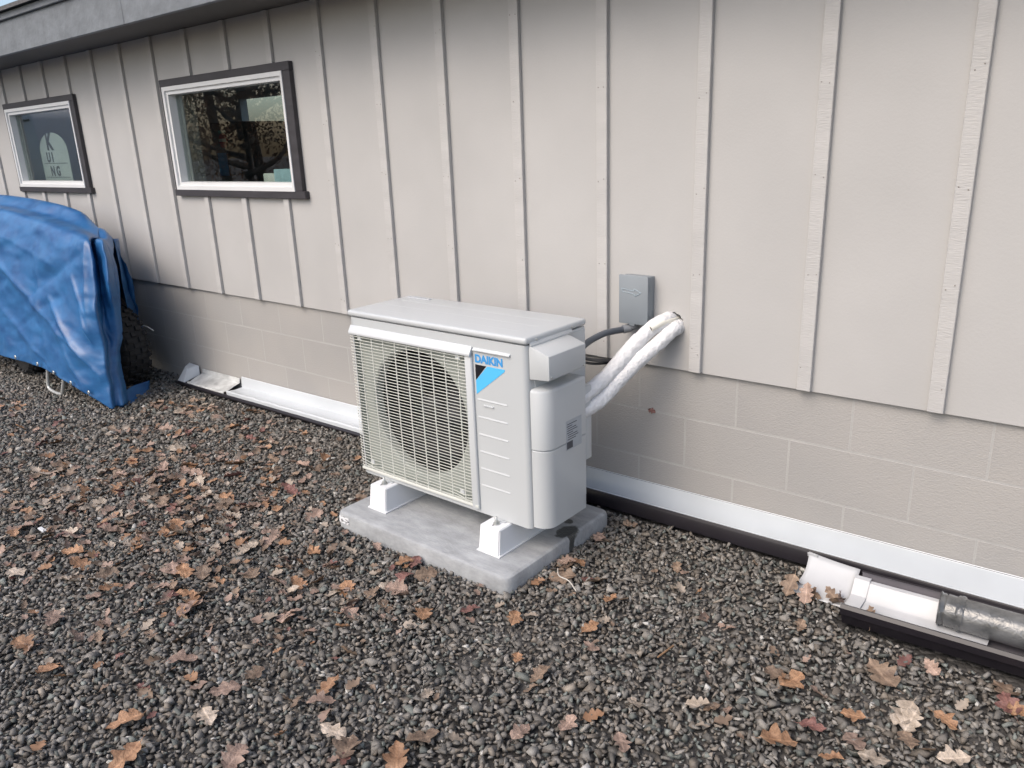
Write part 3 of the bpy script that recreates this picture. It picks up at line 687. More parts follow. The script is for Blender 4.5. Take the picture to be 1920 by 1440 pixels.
# ------------------------------------------------------------------ rain gutters lying along the wall
m_gin = mat("gutter_white_inside", (.54, .57, .59), .38, .05, 4); m_gout = mat("gutter_brown_outside", (.014, .012, .016), .4, .15, 8)
m_chan = mat('channel_vinyl', (.47, .48, .49), .4, .10, 7); m_gdull = mat("gutter_dull_inside", (.16, .15, .165), .5, .12, 6)
def gutter(name, prof, x0, x1, m_out, m_in, parent, n=24, th=.0016, slope=True, wav=0.0, yaw=0.0):
    """open sheet profile (Y,Z) from back lip to front lip; outer skin and inner skin with thickness"""
    P = [Vector((0, a, b)) for a, b in prof]; m = len(P); nor = []
    for i in range(m):
        t = (P[min(i+1, m-1)]-P[max(i-1, 0)]).normalized(); nor.append(Vector((0, t.z, -t.y)))
    vs, fs, mi = [], [], []
    for k in range(n+1):
        x = x0+(x1-x0)*k/n; g = gz(x) if slope else 0; wv = wav*math.sin(k*1.7)
        for i in range(m): vs.append((x, P[i].y+yaw*(x-x0), P[i].z+g+(wv if i > m-4 else 0)))
        for i in range(m): vs.append((x, P[i].y-nor[i].y*th+yaw*(x-x0), P[i].z-nor[i].z*th+g+(wv if i > m-4 else 0)))
    W = 2*m
    for k in range(n):
        for i in range(m-1):
            fs.append([k*W+i, k*W+i+1, (k+1)*W+i+1, (k+1)*W+i]); mi.append(1)
            fs.append([k*W+m+i, (k+1)*W+m+i, (k+1)*W+m+i+1, k*W+m+i+1]); mi.append(0)
        for i, q in ((0, 1), (m-1, 0)):
            fs.append([k*W+i, (k+1)*W+i, (k+1)*W+m+i, k*W+m+i]); mi.append(q)
    for k in (0, n):
        for i in range(m-1): fs.append([k*W+i, k*W+i+1, k*W+m+i+1, k*W+m+i]); mi.append(1)
    me = pd(name, vs, fs); me.materials.append(m_out); me.materials.append(m_in); me.polygons.foreach_set('material_index', mi); fix(me)
    return obj(name, me, None, parent, auto=30)
gA = thing("rain_gutter", "long brown and white rain gutter lying under the block wall behind the unit", "gutter", (-.2, -.03, 0), "gutters lying by the wall")
gutter("gutter_trough", [(.0310, .108), (.0330, .112), (.0290, .106), (.024, .018), (-.040, .014), (-.058, .026), (-.068, .040), (-.084, .050), (-.088, .063), (-.083, .069), (-.078, .064)], -1.62, 2.0, m_gout, m_gin, gA, 30)
gutter("front_lip", [(-.072, .0665), (-.0785, .0690), (-.0885, .0690), (-.0925, .0600), (-.0905, .012)], -1.62, 2.0, m_gout, m_gout, gA, 30)
gB = thing("rain_gutter", "low white gutter lying along the blocks between tarp and unit", "gutter", (-3.2, -.03, 0), "gutters lying by the wall")
gutter("gutter_trough", [(.0320, .114), (.0300, .116), (.0270, .112), (.0215, .046), (-.030, .042), (-.078, .046), (-.088, .052), (-.092, .046), (-.090, .014)], -4.02, -1.70, m_gout, m_gin, gB, 40, wav=.0012)
gutter("gutter_end_section", [(.0300, .100), (.0270, .098), (.0235, .070), (-.020, .058), (-.076, .036), (-.090, .040), (-.098, .034), (-.098, .006)], -4.50, -4.045, m_gout, mat("gutter_dirty_inside", (.50, .51, .50), .5, .3, 14), gB, 12, wav=.004)
bm = bmesh.new()
q = [(-4.67, .022, .045), (-4.64, -.095, .020), (-4.53, -.105, .024), (-4.53, .022, .055), (-4.66, .024, .125), (-4.60, -.040, .120), (-4.56, -.045, .110), (-4.53, .024, .120)]
q = [bm.verts.new((x, y, z+gz(x))) for x, y, z in q]
for f in ((0, 3, 2, 1), (4, 5, 6, 7), (0, 1, 5, 4), (1, 2, 6, 5), (2, 3, 7, 6), (3, 0, 4, 7)): bm.faces.new([q[i] for i in f])
bmesh.ops.recalc_face_normals(bm, faces=bm.faces); bmesh.ops.bevel(bm, geom=bm.edges[:], offset=.004, segments=2, affect='EDGES')
me = bpy.data.meshes.new("end_cap"); bm.to_mesh(me); bm.free(); obj("end_cap", me, m_gin, gB, auto=35)
box("gap_shadow_fill", -4.044, -4.021, -.094, .020, gz(-4)+.012, gz(-4)+.040, m_void, gB)  # solid dark filler painting the shadow between the two gutter sections
tube("dark_strip", [(-4.62, -.10, gz(-4.6)+.020), (-4.4, -.108, gz(-4.4)+.022), (-4.1, -.106, gz(-4.1)+.020), (-3.7, -.100, gz(-3.7)+.018), (-3.0, -.096, gz(-3)+.016), (-2.4, -.095, gz(-2.4)+.014), (-1.75, -.094, gz(-1.7)+.014)], .012, m_gout, gB, 8, 12, .1)

gC = thing("rain_gutter", "short dark brown gutter lying in gravel with white channel inside it", "gutter", (.6, -.28, 0), "gutters lying by the wall")
gutter("gutter_trough", [(-.186, .100), (-.180, .102), (-.178, .096), (-.182, .016), (-.200, .010), (-.350, .008), (-.362, .014), (-.378, .052), (-.392, .060), (-.396, .082), (-.390, .090), (-.381, .087)], -.135, 2.0, m_gout, m_gdull, gC, 20, yaw=.04)
wc = thing("white_channel", "white vinyl channel piece lying in the short dark gutter beside the grey pipe", "channel", (.05, -.25, .02))
gutter("channel_body", [(-.190, .080), (-.205, .078), (-.232, .036), (-.240, .030), (-.244, .034), (-.250, .0305), (-.352, .026), (-.364, .034)], -.125, .235, m_chan, m_chan, wc, 10, yaw=.04)
gutter("channel_joint", [(-.187, .086), (-.206, .084), (-.234, .041), (-.246, .036), (-.330, .034)], -.150, -.105, m_chan, m_chan, wc, 4, yaw=.04)
we = thing("white_end_piece", "curved white vinyl gutter end poking out of short dark gutter over leaves", "gutter end", (-.24, -.2, .02))
def flare():
    vs, fs = [], []; n, m = 10, 10
    for k in range(n+1):
        x = -.315+.165*k/n
        for i in range(m+1):
            t = i/m; fl = .018*(1-k/n)**2
            y = -.150-.135*t-.0*k; z = .074*(1-t)**1.7+.012+fl*(1-t)*.6
            vs.append((x-.030*t*(1-k/n)**2+.02*math.sin(t*3)*(1-k/n)**3, y, z))
    for k in range(n):
        for i in range(m): fs.append([k*(m+1)+i, k*(m+1)+i+1, (k+1)*(m+1)+i+1, (k+1)*(m+1)+i])
    me = pd("curved_end", vs, fs); ob = obj("curved_end", me, m_chan, we, True); so = ob.modifiers.new("thick", 'SOLIDIFY'); so.thickness = .002; so.offset = -1
flare()
prism("end_lip", [(-.150, .083), (-.156, .097), (-.161, .097), (-.157, .082)], 'X', -.318, -.285, m_chan, we, .0008)
def plastic_wrap():
    m, t, b = nodes("plastic_wrapped_pipe"); b.inputs['Roughness'].default_value = .28; b.inputs['Coat Weight'].default_value = .7; b.inputs['Coat Roughness'].default_value = .12
    ge = t.nodes.new("ShaderNodeNewGeometry"); n = t.nodes.new("ShaderNodeTexNoise"); n.inputs['Scale'].default_value = 16; n.inputs['Detail'].default_value = 6; t.links.new(ge.outputs['Position'], n.inputs['Vector'])
    cr = t.nodes.new("ShaderNodeValToRGB"); cr.color_ramp.elements[0].color = (.05, .052, .052, 1); cr.color_ramp.elements[1].color = (.13, .133, .133, 1); cr.color_ramp.elements[0].position = .38; cr.color_ramp.elements[1].position = .62
    t.links.new(n.outputs['Fac'], cr.inputs[0]); t.links.new(cr.outputs[0], b.inputs['Base Color'])
    n2 = t.nodes.new("ShaderNodeTexNoise"); n2.inputs['Scale'].default_value = 45; n2.inputs['Distortion'].default_value = 1.5; t.links.new(ge.outputs['Position'], n2.inputs['Vector'])
    bp = t.nodes.new("ShaderNodeBump"); bp.inputs['Strength'].default_value = .35; bp.inputs['Distance'].default_value = .006; t.links.new(n2.outputs['Fac'], bp.inputs['Height']); t.links.new(bp.outputs[0], b.inputs['Normal']); t.links.new(bp.outputs[0], b.inputs['Coat Normal'])
    return m
m_wrap = plastic_wrap()
gp = thing("grey_pipe", "dull grey pipe wrapped in clear plastic lying in the short dark gutter", "pipe", (.5, -.25, .03))
tube("pipe_body", [(.118, -.235, .085), (.4, -.226, .086), (.9, -.21, .088), (1.8, -.17, .092)], lambda t: .047, m_wrap, gp, 20, 10, .05)
tube("plastic_end", [(.098, -.236, .085), (.106, -.2355, .085), (.135, -.234, .085), (.165, -.232, .085)], lambda t: .046+.004*math.sin(9*t), m_wrap, gp, 20, 6, .14)

# ------------------------------------------------------------------ covered vehicle and blue tarp
m_rub = mat("tyre_rubber", (.020, .020, .021), .75, .25, 20, .3, 80); m_frame = mat("vehicle_frame", (.03, .03, .03), .6); m_alu = mat("dull_aluminium", (.48, .49, .48), .45, .1, 20, metal=.5)
veh = thing("small_vehicle", "small vehicle with knobby tyre and grey metal foot loop hidden under tarp", "vehicle", (-5.6, -.35, gz(-5.6)))
box("chassis", -7.0, -4.95, -.46, -.22, .18, .62, m_frame, veh, .03); box("seat", -6.9, -5.5, -.45, -.23, .621, .95, m_frame, veh, .05)
def wheel(cx, cy, r, hw):
    g = gz(cx); c = (cx, cy, g+r-.004)
    prof = [(r*.52, -hw*.8), (r*.62, -hw), (r*.82, -hw*1.02), (r*.93, -hw*.9), (r*.965, -hw*.5), (r*.972, 0), (r*.965, hw*.5), (r*.93, hw*.9), (r*.82, hw*1.02), (r*.62, hw), (r*.52, hw*.8)]
    ty = obj("tyre", lathe_me("tyre", prof, c, 'Y', 40), m_rub, veh, True)
    obj("rim", lathe_me("rim", [(.001, -.02), (r*.2, -.03), (r*.25, -.05), (r*.5, -.06), (r*.53, -hw*.8), (r*.53, hw*.8), (r*.3, .05), (.001, .05)], c, 'Y', 28), m_frame, ty, True)
    kb = box_me("tread_knob", -.017, .017, -.018, .018, -.006, .014, .003, 1); kb.materials.append(m_rub)
    for row, (off, tilt) in enumerate(((-.9, .75), (-.45, .15), (0, 0), (.45, -.15), (.9, -.75))):
        for k in range(22):
            a = 2*math.pi*(k+(.5 if row % 2 else 0))/22
            rr = r*.965-(.014 if abs(off) > .8 else 0)
            o = bpy.data.objects.new("tread_knob", kb); C.objects.link(o)
            o.matrix_world = Matrix.Translation(c) @ Matrix.Rotation(a, 4, 'Y') @ Matrix.Translation((0, off*hw, rr)) @ Matrix.Rotation(tilt, 4, 'X')
            mw = o.matrix_world.copy(); o.parent = ty; o.matrix_basis = mw
wheel(-4.985, -.285, .275, .088); wheel(-5.98, -.50, .25, .085)
tube("foot_loop", [(-5.275, -.655, .10), (-5.30, -.665, -.015), (-5.285, -.668, -.052), (-5.20, -.668, -.064), (-5.105, -.668, -.060), (-5.075, -.665, -.035), (-5.01, -.655, .09)], .012, m_alu, veh, 10, 8)
tube("foot_loop_arm", [(-5.275, -.655, .10), (-5.2, -.58, .18), (-5.1, -.44, .24)], .012, m_alu, veh, 8, 6); tube("foot_loop_arm", [(-5.01, -.655, .09), (-5.05, -.58, .18), (-5.1, -.44, .24)], .012, m_alu, veh, 8, 6)

def tarp_material():
    m, t, b = nodes("blue_tarpaulin"); L = t.links
    b.inputs['Roughness'].default_value = .38; b.inputs['Specular IOR Level'].default_value = .55
    ge = t.nodes.new("ShaderNodeNewGeometry"); n = t.nodes.new("ShaderNodeTexNoise"); n.inputs['Scale'].default_value = 5; n.inputs['Detail'].default_value = 8; n.inputs['Roughness'].default_value = .65
    mp = t.nodes.new("ShaderNodeMapping"); mp.inputs['Scale'].default_value = (1, 1, 2.2); mp.inputs['Rotation'].default_value = (0, .35, 0); L.new(ge.outputs['Position'], mp.inputs[0]); L.new(mp.outputs[0], n.inputs['Vector'])
    cr = t.nodes.new("ShaderNodeValToRGB"); e = cr.color_ramp.elements; e[0].color = (.010, .068, .205, 1); e[1].color = (.032, .155, .36, 1); e[0].position = .3; e[1].position = .75
    L.new(n.outputs['Fac'], cr.inputs[0]); L.new(cr.outputs[0], b.inputs['Base Color'])
    n2 = t.nodes.new("ShaderNodeTexNoise"); n2.noise_type = 'RIDGED_MULTIFRACTAL'; n2.inputs['Scale'].default_value = 3.2; n2.inputs['Detail'].default_value = 6; n2.inputs['Distortion'].default_value = .5; L.new(mp.outputs[0], n2.inputs['Vector'])
    bp = t.nodes.new("ShaderNodeBump"); bp.inputs['Strength'].default_value = .9; bp.inputs['Distance'].default_value = .022; L.new(n2.outputs['Fac'], bp.inputs['Height']); L.new(bp.outputs[0], b.inputs['Normal'])
    return m
m_tarp = tarp_material()
cols = [
 [(-8.6, -.05, .30), (-8.031, -0.2, 1.136), (-7.515, -0.35, 1.129), (-7.07, -0.48, 1.119), (-6.923, -0.56, 0.945), (-6.927, -0.62, 0.66), (-7.048, -0.66, 0.312), (-7.127, -0.7, 0.021)],
 [(-6.9, -.06, .30), (-6.872, -0.2, 1.129), (-6.429, -0.35, 1.118), (-6.055, -0.48, 1.092), (-5.928, -0.56, 0.91), (-5.906, -0.62, 0.656), (-5.979, -0.66, 0.346), (-6.021, -0.7, 0.085)],
 [(-6.15, -.06, .30), (-6.128, -0.2, 1.112), (-5.784, -0.35, 1.087), (-5.452, -0.49, 1.049), (-5.304, -0.57, 0.872), (-5.216, -0.63, 0.623), (-5.214, -0.67, 0.363), (-5.231, -0.7, 0.114)],
 [(-5.50, -.06, .30), (-5.415, -0.2, 1.058), (-5.167, -0.35, 1.028), (-4.919, -0.5, 0.995), (-4.79, -0.58, 0.804), (-4.734, -0.63, 0.549), (-4.714, -0.67, 0.305), (-4.765, -0.69, 0.06)],
 [(-5.25, -.06, .30), (-5.13, -0.2, 0.953), (-4.855, -0.35, 0.961), (-4.591, -0.5, 0.962), (-4.499, -0.56, 0.757), (-4.473, -0.6, 0.506), (-4.469, -0.62, 0.243), (-4.465, -0.63, -0.045)],
 [(-5.20, -.06, .30), (-5.086, -0.2, 0.945), (-4.854, -0.33, 0.946), (-4.718, -0.43, 0.924), (-4.584, -0.49, 0.713), (-4.564, -0.52, 0.463), (-4.505, -0.565, 0.207), (-4.468, -0.585, -0.046)],
 [(-5.14, -.06, .30), (-5.013, -0.2, 0.93), (-4.752, -0.33, 0.937), (-4.502, -0.46, 0.945), (-4.438, -0.49, 0.735), (-4.508, -0.48, 0.478), (-4.506, -0.52, 0.196), (-4.443, -0.55, -0.048)],
 [(-5.05, -.08, .60), (-4.903, -0.22, 0.92), (-4.773, -0.29, 0.884), (-4.651, -0.36, 0.842), (-4.597, -0.38, 0.671), (-4.536, -0.42, 0.463), (-4.55, -0.47, 0.212), (-4.503, -0.5, -0.050)]]
from mathutils import noise as mnoise
def sheet(name, cols, nu, nv, m, parent, amp=.010, creases=()):
    G = []
    for c in cols: G.append(smooth_path(c, nv))
    nr = len(G[0]); rows = [smooth_path([g[j] for g in G], nu) for j in range(nr)]
    nc = len(rows[0]); vs, fs = [], []
    for j in range(nr):
        for i in range(nc):
            p = rows[j][i]
            w1 = mnoise.noise(p*2.3)*amp*1.4+mnoise.noise(Vector((p.x*3+p.z*5, p.y*4, p.z*9-p.x*4)))*amp+abs(mnoise.noise(Vector((p.x*2.2+p.z*3, 3.1, p.z*4-p.x*2))))*amp*1.5
            w1 += amp*1.1*(mnoise.ridged_multi_fractal(Vector((p.x*1.5+p.z*.9, p.y*2, p.z*2.4-p.x*.8)), .9, 2.1, 4, 1.0, 2.0)-1.0)
            for (ax, az, bx_, bz, h, wd) in creases:
                d = Vector((bx_-ax, bz-az)); t = max(0, min(1, Vector((p.x-ax, p.z-az)).dot(d)/d.length_squared))
                dist = (Vector((p.x-ax, p.z-az))-d*t).length
                w1 += h*math.exp(-dist/wd)*(.35+.65*math.sin(math.pi*min(1, .15+t*.85)))
            vs.append(p+Vector((.35, -.9, .25))*w1)
    for j in range(nr-1):
        for i in range(nc-1): fs.append([j*nc+i, j*nc+i+1, (j+1)*nc+i+1, (j+1)*nc+i])
    ob = obj(name, fix(pd(name, vs, fs)), m, parent, True); so = ob.modifiers.new("thick", 'SOLIDIFY'); so.thickness = .0015
    return ob
tp = thing("tarp", "blue plastic tarp draped over a small vehicle by the wall", "tarp", (-5.8, -.45, gz(-5.8)))
sheet("tarp_sheet", cols, 26, 20, m_tarp, tp, .012, [(-6.3, .90, -4.60, .28, .030, .030), (-4.60, .96, -4.53, .42, .022, .022), (-4.62, .90, -5.5, .52, -.020, .05), (-6.1, .50, -4.95, .10, .024, .035),
  (-5.05, .60, -4.50, .16, .028, .025), (-5.7, .30, -4.9, .62, -.018, .04), (-4.9, .40, -4.62, -.02, .020, .03), (-6.4, 1.02, -5.0, .80, .018, .05), (-4.75, .75, -4.55, .50, .020, .02), (-5.3, .90, -5.15, .25, .014, .03), (-4.62, .55, -4.53, .36, .03, .022)])
sheet("tarp_flap", [[(-4.93, -.21, .925), (-4.895, -.22, .743), (-4.905, -.22, .526), (-4.905, -.2, .383), (-4.870, -.18, .327)], [(-4.99, -.15, .915), (-5.03, -.14, .72), (-5.02, -.14, .52), (-4.99, -.13, .36), (-4.95, -.12, .30)], [(-5.172, -.1, .886), (-5.181, -.07, .704), (-5.163, -.07, .523), (-5.101, -.07, .33), (-5.041, -.08, .289)]], 6, 8, m_tarp, tp, .006)
sheet("tarp_hem", [[(-4.55, -.50, .005), (-4.52, -.53, -.045), (-4.46, -.58, -.062)], [(-4.62, -.40, .01), (-4.58, -.42, -.048), (-4.50, -.46, -.062)], [(-4.68, -.26, .0), (-4.66, -.28, -.052), (-4.60, -.30, -.064)]], 6, 5, m_tarp, tp, .004)
tag(tube("grommet_cord", [(-4.95, -.12, .318), (-4.90, -.11, .312), (-4.86, -.09, .286)], .004, m_pvc, None, 8, 6), "short pale cord tied at the corner grommet of blue tarp", "cord")

# ------------------------------------------------------------------ yard behind the camera (seen mirrored in the window glass)
def bark(): return mat("bark", (.075, .058, .045), .9, .3, 10, .7, 30)
m_bark = bark()
leafmats = {'evergreen': mat("foliage_dark", (.030, .050, .022), .7, .4, 3), 'russet': mat("foliage_russet", (.16, .075, .030), .7, .4, 3), 'olive': mat("foliage_olive", (.085, .085, .030), .7, .4, 3)}
def tree(x, y, h, r, kind, label, nl=9000):
    t = thing("tree", label, "tree", (x, y, gz(x))); rnd = np.random.default_rng(int(abs(x*100+y*17)))
    bm = bmesh.new(); tips = []
    def limb(p, q, r0, r1):
        me = tube_me("l", smooth_path([p, (Vector(p)+Vector(q))/2+Vector(rnd.normal(size=3)*.12), q], 4), lambda u: r0+(r1-r0)*u, 8); bm.from_mesh(me); bpy.data.meshes.remove(me)
    top = (x+rnd.normal()*.2, y+rnd.normal()*.2, h*.86); limb((x, y, gz(x)-.1), top, .05*h**.8*.55, .03)
    for k in range(12):
        z = h*(.28+.55*k/12); a = rnd.uniform(0, 6.28); L = r*(1.05-.5*k/12)
        q = (x+L*math.cos(a), y+L*math.sin(a), z+rnd.uniform(.2, .9)*L*.6); limb((x, y, z), q, .07-.004*k, .015); tips.append(q)
    me = bpy.data.meshes.new("trunk"); bm.to_mesh(me); bm.free(); obj("trunk", me, m_bark, t, True)
    cl = rnd.normal(size=(26, 3))*np.array([r*.5, r*.5, h*.20])+np.array([x, y, h*.66]); cl = np.concatenate([cl, np.array(tips)])
    c = cl[rnd.integers(0, len(cl), nl)]+rnd.normal(size=(nl, 3))*r*.20
    d1 = rnd.normal(size=(nl, 3)); d1 /= np.linalg.norm(d1, axis=1)[:, None]; d2 = np.cross(d1, rnd.normal(size=(nl, 3))); d2 /= np.linalg.norm(d2, axis=1)[:, None]
    s = rnd.uniform(.02, .045, (nl, 1)); V = np.stack([c-d1*s, c-d2*s*.5, c+d1*s, c+d2*s*.5], 1).reshape(-1, 3)
    obj("crown", pd("crown", V, [[4*i, 4*i+1, 4*i+2, 4*i+3] for i in range(nl)]), leafmats[kind], t)
tree(-14.0, -6.2, 6.5, 2.2, 'evergreen', "dark evergreen tree mirrored in the window glass behind the yard")
tree(-16.5, -8.6, 8.0, 2.4, 'olive', "tall olive green tree mirrored in the window glass")
tree(-12.6, -5.6, 3.6, 1.4, 'russet', "small russet autumn tree mirrored in the window glass")
tree(-19.0, -5.6, 7.0, 2.4, 'russet', "broad russet tree standing behind the parked van")
tree(-14.0, -11.0, 7.5, 2.6, 'evergreen', "second dark evergreen behind the russet trees")
m_van = mat("van_white", (.74, .76, .76), .3, .02, 2, coat=.5); m_vdark = mat("van_dark", (.02, .02, .022), .4); m_vgl = mat("van_glass", (.02, .025, .03), .08, .05, 2)
van = thing("parked_van", "white panel van mirrored in the smaller window glass", "van", (-13.2, -2.45, gz(-13)))
vp = [(-10.6, .35), (-10.55, 1.1), (-10.70, 1.95), (-10.85, 2.08), (-14.0, 2.08), (-14.6, 1.95), (-15.3, 1.25), (-16.1, 1.05), (-16.2, .35)]
prism("body", vp, 'Y', -3.40, -1.50, m_van, van, .05)
for y in (-2.46,): box("door_seam", -10.62, -10.53, y, y+.015, .5, 1.9, m_vdark, van)
box("roof_gutter", -14.0, -10.75, -1.495, -1.48, 1.90, 1.92, m_vdark, van)
box("bumper", -10.56, -10.40, -3.35, -1.55, .36, .55, m_vdark, van, .02)
for y in (-3.36, -1.66): box("tail_light", -10.60, -10.50, y, y+.12, .57, .78, m_red, van, .01)
box("window", -15.2, -14.2, -1.495, -1.485, 1.30, 1.82, m_vgl, van, .01)
for x in (-11.6, -15.2):
    for y in (-3.25, -1.65): obj("wheel", lathe_me("wheel", [(.001, -.12), (.2, -.12), (.33, -.1), (.35, 0), (.33, .1), (.2, .12), (.001, .12)], (x, y, gz(x)+.34), 'Y', 28), m_rub, van, True)

# ------------------------------------------------------------------ fallen oak leaves
def leaf_mesh(seed):
    rnd = random.Random(seed); n = 16; L = 1.0
    nl = rnd.choice((3, 3, 4)); w = rnd.uniform(.30, .40); curl = rnd.uniform(-.5, .9); fold = rnd.uniform(.05, .45); twist = rnd.uniform(-.5, .5); ph = rnd.uniform(.55, .8)
    vs, fs = [], []
    def width(u, side):
        env = math.sin(math.pi*min(1, u**ph))**.75
        lob = .42+.58*abs(math.sin(math.pi*(u*nl+.12*side+.18)))**.8
        return w*env*lob*(1+.12*rnd.uniform(-1, 1))
    for k in range(n+1):
        u = k/n; x = (u-.45)*L
        zc = curl*.22*(u-.5)**2*4*.5; b = .03*math.sin(5*u+seed)
        for side, f in ((-1, 1.0), (-1, .5), (0, 0), (1, .5), (1, 1.0)):
            ww = width(u, side)*f*side if side else 0
            xx = x+abs(ww)*.28
            z = zc+fold*abs(ww)*(.6+.6*f)+twist*ww*(u-.5)+.05*math.sin(9*u+3*side+seed)*f
            vs.append((xx, ww+b, z))
    for k in range(n):
        for j in range(4): fs.append([k*5+j, k*5+j+1, (k+1)*5+j+1, (k+1)*5+j])
    # stalk
    s0 = len(vs); bx0 = -.45*L
    for (x, y, z) in ((bx0, .012, 0), (bx0, -.012, 0), (bx0-.10, -.03, .02), (bx0-.10, -.045, .02), (bx0-.22, -.02, .05), (bx0-.22, -.03, .05)): vs.append((x, y, z))
    fs += [[s0, s0+1, s0+3, s0+2], [s0+2, s0+3, s0+5, s0+4]]
    zmin = min(v[2] for v in vs); vs = [(x, y, z-zmin) for x, y, z in vs]
    me = pd("oak_leaf", vs, fs); me.polygons.foreach_set('use_smooth', [True]*len(fs)); return me
def leaf_material(name, c1, c2):
    m, t, b = nodes(name); L = t.links; b.inputs['Roughness'].default_value = .62
    tc = t.nodes.new("ShaderNodeTexCoord"); oi = t.nodes.new("ShaderNodeObjectInfo")
    ad = t.nodes.new("ShaderNodeVectorMath"); ad.operation = 'ADD'; L.new(tc.outputs['Object'], ad.inputs[0])
    cx = t.nodes.new("ShaderNodeCombineXYZ"); mu = t.nodes.new("ShaderNodeMath"); mu.operation = 'MULTIPLY'; mu.inputs[1].default_value = 40; L.new(oi.outputs['Random'], mu.inputs[0]); L.new(mu.outputs[0], cx.inputs[0]); L.new(cx.outputs[0], ad.inputs[1])
    n = t.nodes.new("ShaderNodeTexNoise"); n.inputs['Scale'].default_value = 3.5; n.inputs['Detail'].default_value = 8; L.new(ad.outputs[0], n.inputs['Vector'])
    cr = t.nodes.new("ShaderNodeValToRGB"); e = cr.color_ramp.elements; e[0].color = (*c1, 1); e[1].color = (*c2, 1); e[0].position = .35; e[1].position = .68; L.new(n.outputs['Fac'], cr.inputs[0])
    # paler midrib line with side veins
    sx = t.nodes.new("ShaderNodeSeparateXYZ"); L.new(tc.outputs['Object'], sx.inputs[0]); ab = t.nodes.new("ShaderNodeMath"); ab.operation = 'ABSOLUTE'; L.new(sx.outputs[1], ab.inputs[0])
    lt = t.nodes.new("ShaderNodeMapRange"); lt.inputs[1].default_value = .012; lt.inputs[2].default_value = .04; lt.inputs[3].default_value = 1.35; lt.inputs[4].default_value = 1.0; L.new(ab.outputs[0], lt.inputs[0])
    hv = t.nodes.new("ShaderNodeHueSaturation"); L.new(cr.outputs[0], hv.inputs['Color'])
    mr = t.nodes.new("ShaderNodeMapRange"); mr.inputs[3].default_value = .75; mr.inputs[4].default_value = 1.35; L.new(oi.outputs['Random'], mr.inputs[0])
    mm = t.nodes.new("ShaderNodeMath"); mm.operation = 'MULTIPLY'; L.new(mr.outputs[0], mm.inputs[0]); L.new(lt.outputs[0], mm.inputs[1]); L.new(mm.outputs[0], hv.inputs['Value'])
    L.new(hv.outputs[0], b.inputs['Base Color'])
    bp = t.nodes.new("ShaderNodeBump"); bp.inputs['Strength'].default_value = .4; bp.inputs['Distance'].default_value = .05; L.new(n.outputs['Fac'], bp.inputs['Height']); L.new(bp.outputs[0], b.inputs['Normal'])
    return m
LK = [("orange-tan", leaf_material("leaf_orange", (.20, .105, .055), (.34, .20, .115)), .24), ("dull brown", leaf_material("leaf_brown", (.125, .084, .058), (.235, .17, .12)), .29),
      ("pinkish tan", leaf_material("leaf_pink", (.19, .128, .098), (.32, .228, .18)), .24), ("pale grey-beige", leaf_material("leaf_pale", (.24, .195, .15), (.38, .32, .26)), .17), ("dark reddish", leaf_material("leaf_red", (.105, .045, .038), (.20, .10, .082)), .06)]
LM = [leaf_mesh(100+i) for i in range(14)]
for me in LM: me.materials.append(LK[0][1])
placed = []
def zone(x, y):
    if y > -.42 and x > -.45: return "beside the short dark gutter"
    if x < -4.1: return "near the blue tarp"
    if y > -.40 and x < -2.0: return "next to the low white gutter"
    if -2.6 < x < -1.95 and y > -1.0: return "off the fan end of the concrete pad"
    if x < -3.2: return "between the tarp and the leaf drift"
    if x < -2.5 and y > -1.15: return "in the thick leaf drift facing the unit"
    if x < -2.0: return "on the outer side of the leaf drift"
    if x < -1.15 and y > -1.15: return "along the front of the concrete pad"
    if x < -.75 and y > -.9: return "by the pipe end of the pad"
    if y > -.75: return "on gravel between pad and short gutter"
    if x < -1.2: return "on open gravel before the fan guard"
    if x < -.4: return "on open gravel facing the pad corner"
    return "on open gravel before the short gutter"
def leaf(x, y, size, kind=None, rz=None, dz=0.0, tilt=.22):
    k = kind if kind is not None else int(np.searchsorted(np.cumsum([a[2] for a in LK]), random.random()*.999))
    o = bpy.data.objects.new("oak_leaf", random.choice(LM)); C.objects.link(o)
    o.location = (x, y, gz(x)+.008+dz); o.scale = (size,)*3
    o.rotation_euler = (random.gauss(0, tilt), random.gauss(0, tilt), rz if rz is not None else random.uniform(0, 6.28))
    o.material_slots[0].link = 'OBJECT'; o.material_slots[0].material = LK[k][1]
    sz = "small " if size < .058 else ("large " if size > .086 else "")
    near = min((math.hypot(x-a, y-b) for a, b in placed), default=9)
    lb = f"{sz}{LK[k][0]} oak leaf {'overlapping another leaf ' if near < .05 else ''}{zone(x, y)}"
    tag(o, lb, "leaf", "fallen oak leaves on the gravel"); placed.append((x, y)); return o
